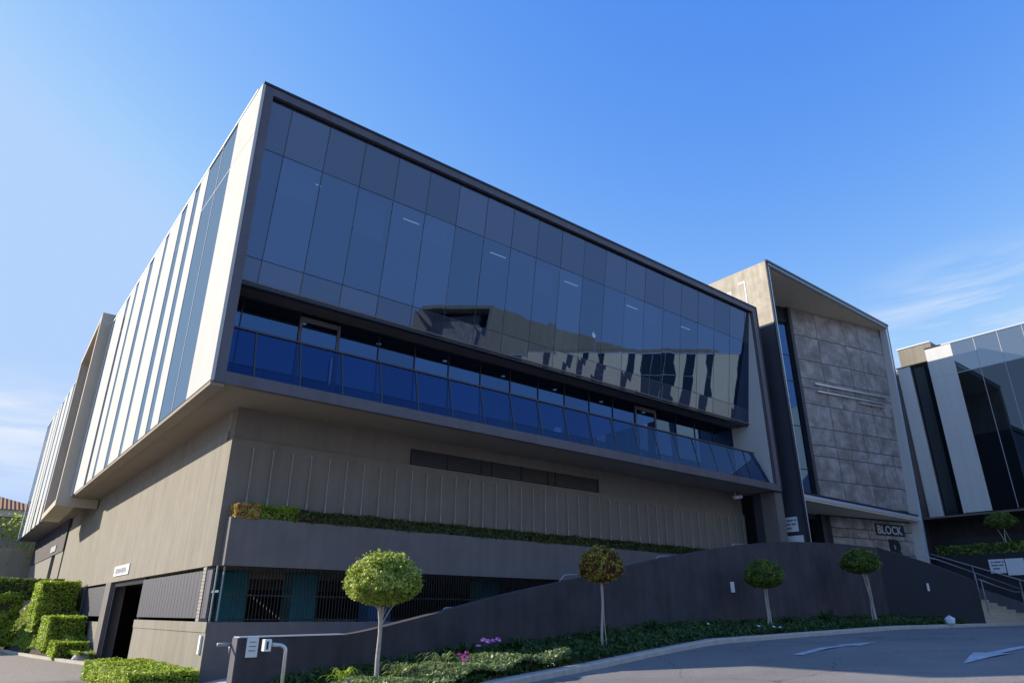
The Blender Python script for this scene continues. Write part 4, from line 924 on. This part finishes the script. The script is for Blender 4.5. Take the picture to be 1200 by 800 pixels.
for i, (x, y, r, h, n, mk, lab) in enumerate([
        (6.6, 11.4, .48, .42, 60, 'leafv', 'large pale arching strappy plant at the base of the bright green tree'),
        (5.7, 11.8, .42, .42, 46, 'leafh', 'strappy plant just left of the bright green tree trunk'),
        (7.7, 11.8, .46, .40, 56, 'leafv', 'pale strappy plant right of the bright green tree'),
        (4.8, 11.2, .40, .36, 44, 'leafh', 'bright upright strappy plant right of the intercom post'),
        (8.9, 12.7, .42, .42, 46, 'leafg', 'dark strappy plant against the ramp wall above the purple flowers'),
        (10.4, 12.9, .42, .42, 46, 'leafg', 'dark strappy plant against the ramp wall between purple flowers and variegated tree'),
        (13.2, 13.0, .42, .46, 46, 'leafg', 'dark strappy plant right of the variegated tree'),
        (15.2, 13.1, .40, .42, 40, 'leafg', 'dark strappy plant midway between the variegated and two stemmed trees'),
        (24.0, 12.9, .50, .55, 60, 'leafg', 'tall dark strappy plant left of the three stemmed tree'),
        (21.6, 12.9, .42, .40, 40, 'leafg', 'dark strappy plant right of the two stemmed tree')]):
    strappy(lab, x, y, r, h, n, M[mk], 100 + i, gs)
def flowers(label, cx, cy, r, n, m, seed, hgt, cat='flowers'):
    rr = random.Random(seed); t = thing('flower_clump', label, cat, loc=(cx, cy, zb(cx, cy))); st = MB(); P = []; Nn = []
    for k in range(n):
        a = rr.uniform(0, 6.28); q = r * math.sqrt(rr.random()); x, y = q * math.cos(a), q * math.sin(a); z = hgt * rr.uniform(.7, 1.1)
        st.tube([(x * .6, y * .6, 0), (x, y, z)], .004, 4)
        for j in range(14): an = j * .45; rad_ = .026; P.append((x + rad_ * math.cos(an), y + rad_ * math.sin(an), z + rr.uniform(-.01, .015))); Nn.append((math.cos(an) * .3, -.5 + math.sin(an) * .3, .8))
    st.build('stem', M['leafg'], t); leaves('petals', P, Nn, .045, m, t, seed, .3, 1.3, .8)
flowers('purple daisies on thin stems in the bed near the kerb', 8.9, 12.0, .38, 12, M['petal_p'], 41, .46)
flowers('bright pink flowers left of the purple daisies', 7.9, 11.2, .24, 6, M['petal_r'], 42, .34)
flowers('pale purple flowers left of the bright green tree trunk', 5.6, 11.1, .4, 14, M['petal_p'], 43, .24)
flowers('single white flowers in the dark ground cover before the ramp wall', 18.0, 12.3, 1.2, 4, M['lampglass'], 44, .22)

# ================================================================== background left
H = thing('house', 'neighbouring house with clay tile roof beyond the beige boundary wall', 'house')
hz = 8.9
box('wall', M['housew'], H, -14, 70.6, 0, 5.5, 80, hz); box('eaves', M['white'], H, -14.6, 70, hz, 6.1, 80.6, hz + .55)
MB().hexa([(-14.8, 69.8, hz + .56), (6.3, 69.8, hz + .56), (6.3, 80.8, hz + .56), (-14.8, 80.8, hz + .56)], [(-10, 74.5, hz + 2.1), (2.2, 74.5, hz + 2.1), (2.2, 76, hz + 2.1), (-10, 76, hz + 2.1)]).build('roof', M['rooftile'], H)
MB().box(.5, 70.55, 5.2, 1.8, 70.59, 7.2).build('window', M['glass_dk'], H)
bw = tag(box('boundary_wall', M['beige'], None, -40, 66.4, 0, 14, 66.7, 6.2), 'tall beige boundary wall behind the planted bank', 'wall')
# feathery tree in front of the house
def loose_tree(label, base, h, cw, ch, m, seed, n=3800, ls=.16):
    t = thing('garden_tree', label, 'tree', loc=base); rg_ = np.random.default_rng(seed); P = []; Nn = []
    tk = MB(); tk.tube([(0, 0, 0), (.1, 0, h * .3), (-.1, .1, h * .6)], .16, 8, .08)
    for k in range(16):
        a = rg_.uniform(0, 6.28); q = rg_.uniform(.2, 1) * cw / 2; c = np.array([q * math.cos(a), q * math.sin(a), h - ch / 2 + rg_.uniform(-.5, .5) * ch]); tk.tube([(0, 0, h * .4), tuple(c * np.array([.5, .5, .85])), tuple(c)], .06, 5, .015)
        s = rg_.normal(size=(n // 16, 3)) * np.array([cw * .14, cw * .14, ch * .13]); P.append(s + c); Nn.append(s + np.array([0, 0, .3]))
    tk.build('trunk', M['bark'], t); leaves('crown', np.concatenate(P), np.concatenate(Nn), ls, m, t, seed, .3)
loose_tree('feathery yellow-green tree in front of the tiled roof house', (4.2, 67.8, 0), 8.3, 4.2, 3.0, M['leafh'], 61, 1500, .13)
loose_tree('small leafy tree overhanging the boundary wall at the end of the striped side', (6.4, 67.2, 0), 6.6, 2.8, 1.6, M['leafh'], 62, 1200, .13)
